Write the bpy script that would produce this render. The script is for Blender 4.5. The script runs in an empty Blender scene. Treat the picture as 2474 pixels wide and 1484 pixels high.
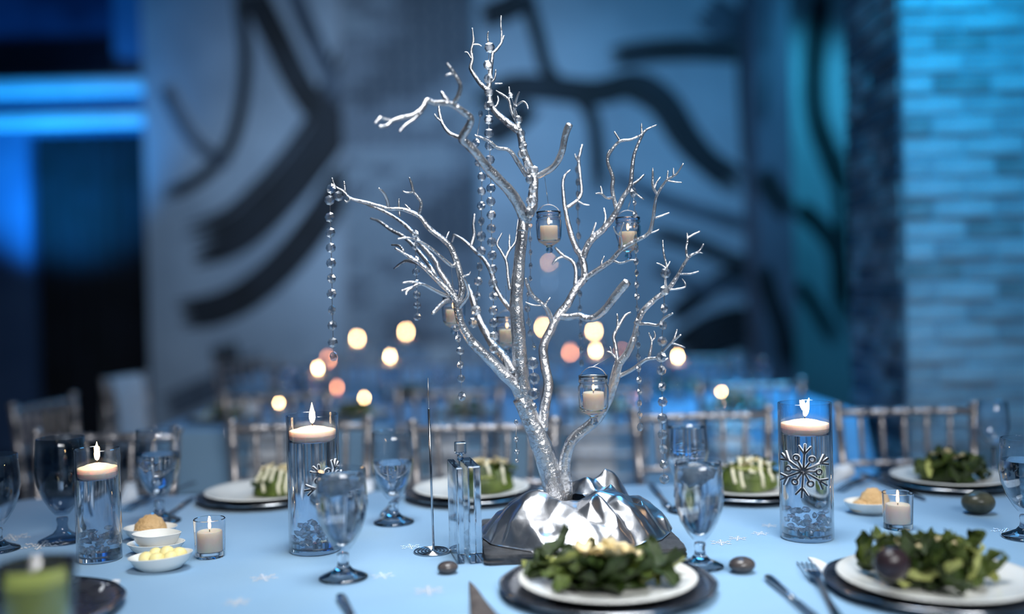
import bpy, bmesh, math, random
from mathutils import Vector, Matrix, noise

R = math.radians
scene = bpy.context.scene
C = scene.collection

# ------------------------------------------------------------------ camera
FPX = 2400.0                      # focal length in pixels of the 2474 x 1484 frame
CAM = Vector((0.0, 0.0, 1.244))
PITCH, ROLL = R(-0.5), R(1.3)
fwd = Vector((0, math.cos(PITCH), math.sin(PITCH)))
rgt = Vector((1, 0, 0))
upv = rgt.cross(fwd)
cr = rgt * math.cos(ROLL) - upv * math.sin(ROLL)
cu = upv * math.cos(ROLL) + rgt * math.sin(ROLL)
cd = bpy.data.cameras.new('camera')
cam = bpy.data.objects.new('camera', cd)
C.objects.link(cam)
cam.matrix_world = Matrix(((cr.x, cu.x, -fwd.x, CAM.x), (cr.y, cu.y, -fwd.y, CAM.y), (cr.z, cu.z, -fwd.z, CAM.z), (0, 0, 0, 1)))
cd.sensor_width = 36.0
cd.lens = FPX / 2474.0 * 36.0
cd.clip_start = 0.05
cd.dof.use_dof = True
cd.dof.focus_distance = 1.93
cd.dof.aperture_fstop = 0.66
scene.camera = cam

# ------------------------------------------------------------------ world, lamps, exposure
w = bpy.data.worlds.new('world'); scene.world = w; w.use_nodes = True
bg = w.node_tree.nodes['Background']
bg.inputs[0].default_value = (0.10, 0.30, 0.62, 1)
bg.inputs[1].default_value = 0.06
scene.view_settings.view_transform = 'Standard'
scene.view_settings.look = 'None'
scene.view_settings.gamma = 1.0
scene.view_settings.exposure = 0.0
scene.view_settings.use_curve_mapping = False
scene.cycles.use_denoising = True
scene.cycles.max_bounces = 12
scene.cycles.transmission_bounces = 12
scene.cycles.glossy_bounces = 4
scene.cycles.diffuse_bounces = 3
scene.cycles.transparent_max_bounces = 16
scene.cycles.sample_clamp_indirect = 3.0
scene.cycles.blur_glossy = 1.0
scene.cycles.use_adaptive_sampling = True
scene.cycles.adaptive_threshold = 0.02


def area_light(name, loc, target, sx, sy, power, col, spread=180):
    l = bpy.data.lights.new(name, 'AREA'); l.shape = 'RECTANGLE'
    l.size, l.size_y, l.energy, l.color = sx, sy, power, col
    l.spread = R(spread)
    o = bpy.data.objects.new(name, l); C.objects.link(o)
    o.location = loc
    o.rotation_euler = (Vector(target) - Vector(loc)).to_track_quat('-Z', 'Y').to_euler()
    return o


def spot_light(name, loc, target, power, col, angle, blend=0.6, radius=0.08):
    l = bpy.data.lights.new(name, 'SPOT')
    l.energy, l.color, l.spot_size, l.spot_blend, l.shadow_soft_size = power, col, R(angle), blend, radius
    o = bpy.data.objects.new(name, l); C.objects.link(o)
    o.location = loc
    o.rotation_euler = (Vector(target) - Vector(loc)).to_track_quat('-Z', 'Y').to_euler()
    return o


# ceiling panel over the dining table, an added unseen fill behind the camera, blue stage washes
area_light('ceiling_panel', (0.1, 1.7, 3.3), (0.1, 1.9, 0.8), 1.3, 0.8, 10.0, (0.94, 0.97, 1.0), 52)
area_light('added_fill', (0.9, -1.0, 2.9), (0.05, 2.1, 1.0), 2.2, 1.0, 16.0, (0.98, 0.985, 1.0), 56)
spot_light('pillar_wash', (1.36, 2.3, 3.9), (1.42, 3.6, 1.9), 720, (0.01, 0.47, 0.98), 40, 1.0)
spot_light('window_wash', (-3.8, 7.55, 1.3), (-3.75, 8.6, 3.1), 560, (0.015, 0.37, 1.0), 100, 0.9)
area_light('mural_wash', (-1.2, 5.0, 3.7), (-0.9, 7.9, 1.9), 2.4, 0.5, 33, (0.50, 0.72, 1.0), 90)
area_light('mural_wash', (1.1, 5.4, 3.9), (1.1, 7.9, 2.0), 1.8, 0.5, 27, (0.09, 0.48, 0.92), 110)
spot_light('alcove_wash', (2.7, 7.3, 4.2), (2.5, 8.7, 1.8), 260, (0.05, 0.55, 0.85), 80, 0.8)
area_light('blue_house_light', (0.9, 4.6, 4.2), (0.6, 4.4, 0.8), 2.2, 0.9, 30, (0.08, 0.46, 1.0), 100)


# ------------------------------------------------------------------ placing helpers
def at(px, py, d):
    return CAM + d * (fwd + cr * ((px - 1237) / FPX) + cu * ((742 - py) / FPX))


def on(px, py, z):
    ray = fwd + cr * ((px - 1237) / FPX) + cu * ((742 - py) / FPX)
    return CAM + ray * ((z - CAM.z) / ray.z)


def at_y(px, py, y):
    ray = fwd + cr * ((px - 1237) / FPX) + cu * ((742 - py) / FPX)
    return CAM + ray * (y / ray.y)


# ------------------------------------------------------------------ mesh builder
class MB:
    def __init__(s):
        s.v, s.f = [], []

    def add(s, vs, fs):
        b = len(s.v)
        s.v += [Vector(x) for x in vs]
        s.f += [tuple(i + b for i in f) for f in fs]
        return s

    def box(s, lo, hi, M=None):
        x0, y0, z0 = lo; x1, y1, z1 = hi
        vs = [Vector(p) for p in ((x0, y0, z0), (x1, y0, z0), (x1, y1, z0), (x0, y1, z0), (x0, y0, z1), (x1, y0, z1), (x1, y1, z1), (x0, y1, z1))]
        if M: vs = [M @ p for p in vs]
        return s.add(vs, [(3, 2, 1, 0), (4, 5, 6, 7), (0, 1, 5, 4), (1, 2, 6, 5), (2, 3, 7, 6), (3, 0, 4, 7)])

    def bbox(s, lo, hi, b, M=None):
        # box with chamfered vertical and horizontal edges
        bm = bmesh.new()
        bmesh.ops.create_cube(bm, size=1.0)
        for v in bm.verts:
            v.co = Vector(((lo[i] + hi[i]) / 2 + v.co[i] * (hi[i] - lo[i]) for i in range(3)))
        bmesh.ops.bevel(bm, geom=bm.edges[:], offset=b, segments=2, affect='EDGES', profile=0.5)
        bm.verts.index_update()
        vs = [M @ v.co if M else v.co.copy() for v in bm.verts]
        fs = [tuple(v.index for v in f.verts) for f in bm.faces]
        bm.free()
        return s.add(vs, fs)

    def tube(s, pts, rad, n=8, cap=True, rnd=0.0, seed=0, closed=False):
        pts = [Vector(p) for p in pts]
        if not hasattr(rad, '__len__'): rad = [rad] * len(pts)
        m = len(pts)
        vs, fs = [], []
        t = (pts[1] - pts[0]).normalized()
        a = Vector((0, 0, 1)) if abs(t.z) < 0.9 else Vector((1, 0, 0))
        nx = t.cross(a).normalized()
        for i, p in enumerate(pts):
            if closed:
                t = (pts[(i + 1) % m] - pts[i - 1]).normalized()
            else:
                t = (pts[min(i + 1, m - 1)] - pts[max(i - 1, 0)])
                t = t.normalized() if t.length > 1e-9 else Vector((0, 0, 1))
            nx = (nx - t * nx.dot(t)).normalized()
            ny = t.cross(nx)
            for k in range(n):
                an = 2 * math.pi * k / n
                r = rad[i]
                if rnd:
                    q = p * 55 + nx * math.cos(an) * 1.4 + ny * math.sin(an) * 1.4
                    r *= 1 + rnd * noise.noise(q + Vector((seed, 0, 0)))
                vs.append(p + nx * (math.cos(an) * r) + ny * (math.sin(an) * r))
        for i in range(m if closed else m - 1):
            j = (i + 1) % m
            for k in range(n):
                fs.append((i * n + k, i * n + (k + 1) % n, j * n + (k + 1) % n, j * n + k))
        if cap and not closed:
            vs.append(pts[0] - (pts[1] - pts[0]).normalized() * rad[0] * 0.4); c0 = len(vs) - 1
            vs.append(pts[-1] + (pts[-1] - pts[-2]).normalized() * rad[-1] * 0.4); c1 = len(vs) - 1
            for k in range(n):
                fs.append((c0, (k + 1) % n, k))
                fs.append((c1, (m - 1) * n + k, (m - 1) * n + (k + 1) % n))
        return s.add(vs, fs)

    def lathe(s, prof, n=32, o=(0, 0, 0), sx=1.0, sy=1.0, wob=None):
        o = Vector(o)
        vs, fs, idx = [], [], []
        for (r, z) in prof:
            if r < 1e-6:
                vs.append(o + Vector((0, 0, z))); idx.append([len(vs) - 1] * n)
            else:
                row = []
                for k in range(n):
                    a = 2 * math.pi * k / n
                    rr = r * (wob(a, z, r) if wob else 1)
                    vs.append(o + Vector((math.cos(a) * rr * sx, math.sin(a) * rr * sy, z))); row.append(len(vs) - 1)
                idx.append(row)
        for i in range(len(prof) - 1):
            A, B = idx[i], idx[i + 1]
            for k in range(n):
                j = (k + 1) % n
                q = [A[k], A[j], B[j], B[k]]
                u = []
                for x in q:
                    if x not in u: u.append(x)
                if len(u) > 2: fs.append(tuple(u))
        return s.add(vs, fs)

    def strip(s, left, right):
        n = len(left)
        return s.add(list(left) + list(right), [(i, i + 1, n + i + 1, n + i) for i in range(n - 1)])

    def mesh(s, name, smooth=True, angle=None):
        me = bpy.data.meshes.new(name)
        me.from_pydata(s.v, [], s.f)
        me.validate()
        if smooth:
            me.polygons.foreach_set('use_smooth', [True] * len(me.polygons))
            if angle: me.set_sharp_from_angle(angle=R(angle))
        me.update()
        return me


def link(name, me, mat=None, parent=None, loc=None, rot=None, scale=None):
    o = bpy.data.objects.new(name, me); C.objects.link(o)
    if mat is not None and me is not None and len(me.materials) == 0: me.materials.append(mat)
    if parent is not None: o.parent = parent
    if loc is not None: o.location = loc
    if rot is not None: o.rotation_euler = rot
    if scale is not None: o.scale = scale
    return o


def obj(name, mb, mat, parent=None, loc=None, rot=None, smooth=True, angle=None):
    return link(name, mb.mesh(name, smooth, angle), mat, parent, loc, rot)


def tag(o, label=None, cat=None, group=None, kind=None):
    if label: o['label'] = label
    if cat: o['category'] = cat
    if group: o['group'] = group
    if kind: o['kind'] = kind
    return o


def thing(name, label, cat, loc=(0, 0, 0), rz=0.0, group=None):
    o = bpy.data.objects.new(name, None); C.objects.link(o)
    o.empty_display_size = 0.05
    o.location = loc; o.rotation_euler = (0, 0, rz)
    return tag(o, label, cat, group)


def dup(root, loc=None, rz=None, label=None, group=None, scale=None):
    def cp(o, par):
        c = o.copy(); C.objects.link(c); c.parent = par
        for ch in o.children: cp(ch, c)
        return c
    r = cp(root, None)
    if loc is not None: r.location = loc
    if rz is not None: r.rotation_euler = (0, 0, rz)
    if scale is not None: r.scale = (scale,) * 3
    if label: r['label'] = label
    if group: r['group'] = group
    return r


def catmull(pts, seg=5):
    pts = [tuple(p) for p in pts]
    P = [pts[0]] + pts + [pts[-1]]
    out = []
    for i in range(1, len(P) - 2):
        p0, p1, p2, p3 = P[i - 1], P[i], P[i + 1], P[i + 2]
        for k in range(seg):
            t = k / seg
            out.append(tuple(0.5 * (2 * b + (c - a) * t + (2 * a - 5 * b + 4 * c - d) * t * t + (3 * b - a - 3 * c + d) * t ** 3) for a, b, c, d in zip(p0, p1, p2, p3)))
    out.append(tuple(pts[-1]))
    return out


# ------------------------------------------------------------------ materials
def lin(c):
    return tuple((x / 255 / 12.92 if x / 255 <= 0.04045 else ((x / 255 + 0.055) / 1.055) ** 2.4) for x in c) + (1,)


def mat(name, c1, c2=None, scale=8.0, rough=0.5, metal=0.0, bump=0.0, bscale=None, trans=0.0, ior=1.45, sss=0.0, sssr=0.01, coat=0.0, detail=4.0, spec=None, sheen=0.0, lo=0.35, hi=0.65, rvar=0.0):
    m = bpy.data.materials.new(name); m.use_nodes = True
    nt = m.node_tree; N, L = nt.nodes, nt.links
    b = N['Principled BSDF']
    tc = N.new('ShaderNodeTexCoord')
    nz = N.new('ShaderNodeTexNoise'); nz.inputs['Scale'].default_value = scale; nz.inputs['Detail'].default_value = detail
    L.new(tc.outputs['Object'], nz.inputs['Vector'])
    cr_ = N.new('ShaderNodeValToRGB')
    cr_.color_ramp.elements[0].position = lo; cr_.color_ramp.elements[1].position = hi
    cr_.color_ramp.elements[0].color = lin(c1); cr_.color_ramp.elements[1].color = lin(c2 or c1)
    L.new(nz.outputs['Fac'], cr_.inputs['Fac'])
    L.new(cr_.outputs['Color'], b.inputs['Base Color'])
    b.inputs['Roughness'].default_value = rough
    if rvar:
        mr = N.new('ShaderNodeMapRange'); mr.inputs['To Min'].default_value = max(0, rough - rvar); mr.inputs['To Max'].default_value = rough + rvar
        L.new(nz.outputs['Fac'], mr.inputs['Value']); L.new(mr.outputs[0], b.inputs['Roughness'])
    b.inputs['Metallic'].default_value = metal
    b.inputs['Transmission Weight'].default_value = trans
    b.inputs['IOR'].default_value = ior
    b.inputs['Coat Weight'].default_value = coat
    if spec is not None: b.inputs['Specular IOR Level'].default_value = spec
    if sheen: b.inputs['Sheen Weight'].default_value = sheen
    if sss:
        b.inputs['Subsurface Weight'].default_value = sss
        b.inputs['Subsurface Scale'].default_value = sssr
        b.inputs['Subsurface Radius'].default_value = (1.0, 0.55, 0.35)
    if bump:
        n2 = N.new('ShaderNodeTexNoise'); n2.inputs['Scale'].default_value = bscale or scale * 4; n2.inputs['Detail'].default_value = 5
        L.new(tc.outputs['Object'], n2.inputs['Vector'])
        bp = N.new('ShaderNodeBump'); bp.inputs['Strength'].default_value = bump; bp.inputs['Distance'].default_value = 0.01
        L.new(n2.outputs['Fac'], bp.inputs['Height']); L.new(bp.outputs['Normal'], b.inputs['Normal'])
    return m


def thin_glass(name, tint=(0.96, 0.98, 1.0), ior=1.5, rough=0.02, gain=1.0):
    # thin blown glass: clear with a Fresnel sheen
    m = bpy.data.materials.new(name); m.use_nodes = True
    nt = m.node_tree; N, L = nt.nodes, nt.links
    N.remove(N['Principled BSDF'])
    out = N['Material Output']
    tr = N.new('ShaderNodeBsdfTransparent'); tr.inputs[0].default_value = tint + (1,)
    gl = N.new('ShaderNodeBsdfGlossy'); gl.inputs['Roughness'].default_value = rough
    fr = N.new('ShaderNodeLayerWeight'); fr.inputs['Blend'].default_value = 0.5
    pw_ = N.new('ShaderNodeMath'); pw_.operation = 'POWER'; pw_.inputs[1].default_value = 2.7
    mu = N.new('ShaderNodeMath'); mu.operation = 'MULTIPLY_ADD'; mu.use_clamp = True; mu.inputs[1].default_value = 0.85 * gain; mu.inputs[2].default_value = 0.035 * gain
    mx = N.new('ShaderNodeMixShader')
    L.new(fr.outputs['Facing'], pw_.inputs[0]); L.new(pw_.outputs[0], mu.inputs[0]); L.new(mu.outputs[0], mx.inputs[0])
    L.new(tr.outputs[0], mx.inputs[1]); L.new(gl.outputs[0], mx.inputs[2]); L.new(mx.outputs[0], out.inputs[0])
    return m


def emit(name, col, strength):
    m = bpy.data.materials.new(name); m.use_nodes = True
    nt = m.node_tree; N, L = nt.nodes, nt.links
    N.remove(N['Principled BSDF'])
    e = N.new('ShaderNodeEmission'); e.inputs[0].default_value = col + (1,); e.inputs[1].default_value = strength
    L.new(e.outputs[0], N['Material Output'].inputs[0])
    return m


M = {}
M['cloth'] = mat('blue_tablecloth', (128, 168, 200), (138, 176, 206), 3, 0.85, bump=0.08, bscale=260, sheen=0.1)
M['napkin'] = mat('white_linen', (214, 218, 222), (226, 229, 232), 12, 0.85, bump=0.15, bscale=300)
M['floor'] = mat('dark_floor', (20, 26, 36), (30, 38, 50), 2, 0.45)
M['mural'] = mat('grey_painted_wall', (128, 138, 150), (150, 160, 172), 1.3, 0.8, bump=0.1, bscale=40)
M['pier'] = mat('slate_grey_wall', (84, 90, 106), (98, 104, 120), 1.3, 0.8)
M['paint'] = mat('black_mural_paint', (12, 14, 20), (28, 33, 42), 3, 0.75, detail=6)
M['paint_soft'] = mat('dry_grey_mural_paint', (48, 56, 68), (82, 92, 106), 4, 0.8, detail=6)
M['brickdark'] = mat('grey_brick', (84, 92, 104), (110, 118, 130), 6, 0.85, bump=0.4, bscale=60)
M['brickmid'] = mat('pale_grey_brick', (112, 122, 134), (136, 146, 156), 6, 0.85, bump=0.4, bscale=60)
M['brickdeep'] = mat('dark_or_shaded_brick', (52, 58, 68), (78, 86, 98), 6, 0.85, bump=0.4, bscale=60)  # darkest grey tone: scattered pilaster bricks and the shaded pillar side
M['mortar'] = mat('grey_mortar', (140, 146, 154), (152, 158, 166), 20, 0.95)
M['pbrick1'] = mat('whitewashed_brick', (150, 156, 162), (174, 180, 186), 6, 0.75, bump=0.5, bscale=60)
M['pbrick2'] = mat('whitewashed_brick_worn', (124, 130, 138), (160, 166, 172), 7, 0.75, bump=0.5, bscale=60)
M['pbrick3'] = mat('bare_or_shaded_brick', (96, 100, 104), (140, 144, 148), 7, 0.8, bump=0.5, bscale=60)
M['sidewall'] = mat('blue_grey_wall', (60, 84, 120), (74, 98, 132), 2, 0.8)
M['ledge'] = mat('white_ledge_paint', (190, 200, 210), (205, 212, 220), 5, 0.5)
M['dark'] = mat('dark_curtain', (8, 10, 16), (18, 22, 32), 4, 0.9)
M['pane'] = mat('dark_window_glass', (26, 40, 66), (40, 60, 92), 2, 0.12, spec=0.6)
M['chair'] = mat('silver_chair_lacquer', (166, 162, 162), (188, 184, 184), 30, 0.36, 0.75, rvar=0.1)
M['seat'] = mat('grey_seat_pad', (190, 196, 202), (200, 206, 212), 20, 0.8)
M['silver'] = mat('silver_leaf_bark', (190, 192, 197), (228, 229, 231), 26, 0.3, 0.92, bump=0.42, bscale=90, rvar=0.08)
M['foil'] = mat('silver_lame', (206, 208, 212), (226, 227, 230), 30, 0.30, 1.0, bump=0.04, bscale=90)
M['slate'] = mat('weathered_grey_slate', (34, 36, 40), (70, 72, 76), 14, 0.7, bump=0.6, bscale=50)
def crystal_mat(name):
    # cut crystal: refracting body with clear, bright facets
    m = mat(name, (244, 248, 255), None, 5, 0.0, trans=1.0, ior=1.5)
    N, L = m.node_tree.nodes, m.node_tree.links
    b = N['Principled BSDF']
    tr = N.new('ShaderNodeBsdfTransparent'); tr.inputs[0].default_value = (0.93, 0.97, 1.0, 1)
    gl = N.new('ShaderNodeBsdfGlossy'); gl.inputs['Roughness'].default_value = 0.22
    m1 = N.new('ShaderNodeMixShader'); m1.inputs[0].default_value = 0.46
    m2 = N.new('ShaderNodeMixShader'); m2.inputs[0].default_value = 0.66
    L.new(tr.outputs[0], m1.inputs[1]); L.new(gl.outputs[0], m1.inputs[2])
    L.new(b.outputs[0], m2.inputs[1]); L.new(m1.outputs[0], m2.inputs[2])
    L.new(m2.outputs[0], N['Material Output'].inputs[0])
    return m


M['crystal'] = crystal_mat('cut_crystal')
M['chip'] = crystal_mat('acrylic_ice')
M['acrylic'] = mat('clear_acrylic', (236, 244, 250), None, 5, 0.0, trans=1.0, ior=1.49)
M['water'] = mat('water', (240, 248, 255), None, 5, 0.0, trans=1.0, ior=1.33)
M['icy'] = mat('crushed_ice', (214, 228, 240), (236, 242, 248), 60, 0.25, trans=0.75, ior=1.3)
M['glass'] = thin_glass('clear_glass', gain=1.25)
M['rglass'] = mat('blown_glass', (250, 252, 255), None, 5, 0.0, trans=1.0, ior=1.45)
M['smoke'] = thin_glass('grey_tinted_glass', (0.62, 0.68, 0.74), gain=1.0)
M['steel'] = mat('polished_flatware', (176, 180, 186), (196, 198, 202), 20, 0.16, 1.0)
M['wire'] = mat('thin_silver_wire', (170, 172, 176), None, 20, 0.3, 1.0)
M['charger'] = mat('pewter_charger', (60, 62, 70), (92, 94, 102), 18, 0.28, 0.8, rvar=0.08)
M['china'] = mat('white_china', (226, 226, 220), (232, 232, 227), 10, 0.22, coat=0.3)
M['wax'] = mat('ivory_wax', (255, 218, 200), (255, 226, 210), 10, 0.5, sss=1.0, sssr=0.017)
M['wick'] = mat('burnt_wick', (30, 22, 18), None, 10, 0.9)
M['flame'] = emit('candle_flame', (1.0, 0.57, 0.25), 100.0)
M['flame_low'] = emit('low_ember_flame', (1.0, 0.36, 0.17), 34.0)
M['leaf1'] = mat('dark_green_lettuce', (44, 60, 18), (88, 104, 38), 22, 0.45, bump=0.3, bscale=120, sss=0.0)
M['leaf2'] = mat('deep_green_leaf', (26, 40, 14), (52, 72, 24), 22, 0.42, bump=0.3, bscale=120)
M['leaf3'] = mat('yellow_green_rib', (150, 158, 80), (190, 194, 126), 26, 0.45, bump=0.3, bscale=120)
M['cheese'] = mat('shaved_parmesan', (226, 208, 160), (240, 226, 188), 30, 0.55)
M['dressing'] = mat('creamy_dressing', (232, 226, 198), None, 10, 0.3)
M['spread'] = mat('tan_spread', (196, 158, 108), (214, 178, 128), 40, 0.7, bump=0.5, bscale=160)
M['butter'] = mat('butter', (236, 220, 150), (244, 230, 170), 30, 0.4, sss=0.1)
M['drink'] = mat('cloudy_green_drink', (176, 188, 96), (192, 202, 112), 8, 0.3)
M['stone'] = mat('polished_dark_stone', (52, 48, 50), (84, 78, 76), 30, 0.22)
M['olive_stone'] = mat('olive_grey_stone', (62, 64, 52), (90, 90, 74), 30, 0.3)
M['beet'] = mat('dark_plum_beet', (34, 26, 30), (54, 42, 46), 24, 0.25)
M['pewter'] = mat('dark_pewter', (58, 60, 66), (88, 90, 96), 60, 0.3, 0.8)
M['flakewhite'] = mat('frosted_white_edge', (228, 234, 240), None, 10, 0.5)
M['glitter'] = mat('silver_glitter', (226, 232, 238), (250, 252, 255), 120, 0.2, 0.35)
M['linen_blue'] = mat('pale_blue_napkin', (150, 176, 200), None, 10, 0.85)
M['ash'] = mat('grey_brown_linen', (72, 66, 66), (90, 84, 82), 40, 0.85)

ORD = ['first', 'second', 'third', 'fourth', 'fifth', 'sixth', 'seventh', 'eighth', 'ninth']

# ================================================================== SETTING
rng = random.Random(7)
tag(obj('floor', MB().box((-7, -3, -0.1), (7, 9.6, 0)), M['floor'], smooth=False), 'dark polished floor under the banquet tables', 'floor', kind='structure')

YB = 8.0      # mural wall
xl, xr = at_y(352, 500, YB).x, at_y(1835, 500, YB).x
wall_back = obj('wall_back', MB().box((xl, YB, 0), (xr, YB + 0.25, 4.9)), M['mural'], smooth=False)
tag(wall_back, 'grey wall painted with sweeping black brush strokes', 'wall', kind='structure')

YL = 8.55     # wall with the window and the curtained doorway
o1 = at_y(66, 320, YL); o2 = at_y(372, 320, YL)
wz = at_y(140, 190, YL).z; wx = at_y(286, 100, YL).x
xe = at_y(430, 300, YL).x
wl = MB()
wl.box((-6.5, YL, 0), (o1.x, YL + 0.2, o1.z))
wl.box((-6.5, YL, o1.z), (xe, YL + 0.2, wz))
wl.box((wx, YL, wz), (xe, YL + 0.2, 4.9))
wl.box((-6.5, YL, 4.75), (wx, YL + 0.2, 4.9))
tag(obj('wall_left', wl, M['sidewall'], smooth=False), 'blue lit wall with a window above a dark doorway', 'wall', kind='structure')
win = thing('window_1', 'dark blue window pane above the white ledge', 'window', (0, 0, 0)); tag(win, kind='structure')
obj('pane', MB().box((-6.5, YL + 0.12, wz), (wx, YL + 0.14, 4.75)), M['pane'], win, smooth=False)
obj('window_frame', MB().box((wx - 0.05, YL + 0.02, wz), (wx, YL + 0.12, 4.75)).box((-6.5, YL + 0.02, wz), (wx - 0.05, YL + 0.12, wz + 0.04)), M['sidewall'], win, smooth=False)
t1a, t1b = at_y(175, 193, YL).z, at_y(175, 232, YL).z
tag(obj('trim_1', MB().bbox((-6.5, YL - 0.09, t1b), (xe, YL, t1a), 0.02), M['ledge']), 'bright white window ledge washed in blue light', 'ledge', kind='structure')
t2a, t2b = at_y(175, 274, YL).z, at_y(175, 308, YL).z
tag(obj('trim_2', MB().bbox((-6.5, YL - 0.06, t2b), (xe, YL, t2a), 0.02), M['ledge']), 'white lintel board over the dark doorway', 'lintel', kind='structure')
# curtain closing the doorway
cm = MB(); nx_ = 60; L0, L1 = [], []
for i in range(nx_ + 1):
    x = o1.x + (xe - o1.x) * i / nx_
    y = YL + 0.13 + 0.035 * math.sin(i * 1.05) + 0.015 * math.sin(i * 2.7)
    L0.append(Vector((x, y, 0.0))); L1.append(Vector((x, y, o1.z)))
cm.strip(L0, L1)
tag(obj('door_1', cm, M['dark']), 'dark doorway closed by a near black curtain', 'doorway', kind='structure')

YR = 8.75
xr0 = at_y(1815, 500, YR).x
wall_right = obj('wall_right', MB().box((xr0, YR, 0), (6.5, YR + 0.2, 4.9)), M['mural'], smooth=False)
tag(wall_right, 'teal lit wall behind the brick pillar', 'wall', kind='structure')
YP = 7.55
pr0, pr1 = at_y(1832, 500, YP).x, at_y(1917, 500, YP).x
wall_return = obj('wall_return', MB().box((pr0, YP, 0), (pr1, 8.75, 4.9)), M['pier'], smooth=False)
tag(wall_return, 'narrow grey wall pier at the end of the mural', 'wall', kind='structure')


def strokes(parent, y, paths, mats, spread_seed=1):
    """flat brush strokes of mural paint and a dark band, each a fan of streaks lying on the wall"""
    rr = random.Random(spread_seed)
    for si, (pts, wpx, streaks, mk) in enumerate(paths):
        mb = MB()
        P = catmull(pts, 6)
        n = len(P)
        nor = []
        for i in range(n):
            a, b = P[max(i - 1, 0)], P[min(i + 1, n - 1)]
            dx, dy = b[0] - a[0], b[1] - a[1]
            l = math.hypot(dx, dy) or 1
            nor.append((-dy / l, dx / l))
        for k in range(streaks):
            c = ((k + 0.5) / streaks - 0.5) * wpx
            sw = wpx / streaks * rr.uniform(0.75, 1.5)
            i0 = int(rr.uniform(0, 0.04) * n); i1 = n - int(rr.uniform(0, 0.05) * n)
            A, B = [], []
            for i in range(i0, i1):
                e = min(1.0, (i - i0 + 0.6) / 3.0, (i1 - i - 0.4) / 4.0)
                h = sw * 0.5 * e
                yy = y - 0.003 - 0.0016 * (si % 6) - 0.0003 * (k % 4)
                A.append(at_y(P[i][0] + nor[i][0] * (c - h), P[i][1] + nor[i][1] * (c - h), yy))
                B.append(at_y(P[i][0] + nor[i][0] * (c + h), P[i][1] + nor[i][1] * (c + h), yy))
            if len(A) > 2: mb.strip(A, B)
        obj('wall_streaks', mb, M[mk], parent, smooth=False)


strokes(wall_back, YB, [
    ([(570, -40), (592, 120), (582, 260), (545, 370), (470, 440), (392, 472)], 34, 3, 'paint'),
    ([(860, 130), (800, 290), (725, 400), (645, 490), (560, 560), (455, 596)], 118, 6, 'paint'),
    ([(850, 395), (770, 530), (690, 630), (605, 705), (525, 745), (430, 762)], 78, 5, 'paint'),
    ([(600, -40), (668, 90), (722, 200), (790, 300)], 62, 4, 'paint'),
    ([(700, -40), (745, 70), (800, 190), (840, 260)], 40, 3, 'paint_soft'),
    ([(395, 210), (430, 280), (480, 350), (560, 400)], 26, 3, 'paint_soft'),
    ([(540, 830), (552, 880), (548, 960)], 62, 4, 'paint'),
    ([(400, 985), (480, 950), (560, 915), (640, 870)], 60, 4, 'paint_soft'),
    ([(1150, 270), (1230, 215), (1330, 215), (1440, 225), (1540, 205), (1610, 250), (1660, 330), (1720, 400), (1815, 450)], 62, 5, 'paint'),
    ([(1265, -30), (1300, 90), (1330, 180), (1420, 260), (1442, 350), (1446, 470)], 34, 3, 'paint'),
    ([(1475, 138), (1580, 122), (1700, 118), (1818, 128)], 52, 4, 'paint'),  # level run of a dark L-shaped band, laid on as streaks
    ([(1800, 120), (1806, 260), (1815, 380), (1832, 440)], 44, 3, 'paint'),  # upright run of the same dark band
    ([(1570, 560), (1680, 590), (1760, 625), (1825, 640)], 40, 3, 'paint'),
    ([(1620, 770), (1690, 715), (1760, 670), (1828, 650)], 42, 3, 'paint'),
    ([(1640, 870), (1720, 815), (1790, 795), (1832, 815)], 105, 6, 'paint'),
    ([(1470, 420), (1600, 480), (1720, 520), (1825, 550)], 34, 3, 'paint_soft'),
    ([(1170, 330), (1230, 300), (1290, 250)], 60, 4, 'paint'),
    ([(1160, 40), (1220, 20), (1290, -20)], 60, 4, 'paint'),
    ([(860, 60), (930, 30), (1010, 70), (1060, 160), (1010, 250), (930, 300)], 34, 3, 'paint_soft'),
    ([(1500, 215), (1580, 255), (1640, 340), (1700, 400), (1790, 470)], 40, 4, 'paint'),
    ([(1700, 20), (1760, 60), (1826, 70)], 90, 5, 'paint_soft'),
    ([(1580, 640), (1680, 690), (1760, 690), (1826, 700)], 34, 3, 'paint_soft'),
], M, 3)
strokes(wall_return, YP, [
    ([(1840, 410), (1870, 470), (1912, 520)], 54, 4, 'paint'),
    ([(1840, 640), (1862, 720), (1890, 800), (1905, 900)], 46, 4, 'paint'),
    ([(1840, -20), (1846, 120), (1842, 300)], 30, 3, 'paint_soft'),
], M, 5)
strokes(wall_right, YR, [
    ([(1988, -40), (1968, 150), (1972, 280), (2010, 390), (2040, 470)], 52, 4, 'paint'),
    ([(1925, 500), (1980, 545), (2025, 620), (2032, 760)], 44, 4, 'paint'),
    ([(1925, 680), (1970, 740), (2020, 830)], 34, 3, 'paint'),
    ([(2015, 380), (2028, 480), (2036, 620), (2040, 800)], 30, 3, 'paint'),
    ([(1990, 385), (2020, 392), (2046, 388)], 46, 3, 'paint'),
], M, 6)

# brick pilaster in the mural wall
BL, BH, BG = 0.200, 0.062, 0.013
YQ = YB - 0.07
bx0, bx1 = at_y(832, 450, YQ).x, at_y(1152, 450, YQ).x
pil = thing('wall_pilaster', 'shallow grey brick pilaster in the painted wall', 'wall', (0, 0, 0)); tag(pil, kind='structure')
obj('mortar_bed', MB().box((bx0, YQ, 0), (bx1, YB + 0.02, 4.9)), M['mortar'], pil, smooth=False)


def brick_meshes(keys, sx, sy, sz):
    out = []
    for k in keys:
        me = MB().bbox((-sx / 2, -sy / 2, -sz / 2), (sx / 2, sy / 2, sz / 2), 0.004).mesh('brick', False)
        me.materials.append(M[k]); out.append(me)
    return out


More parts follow.
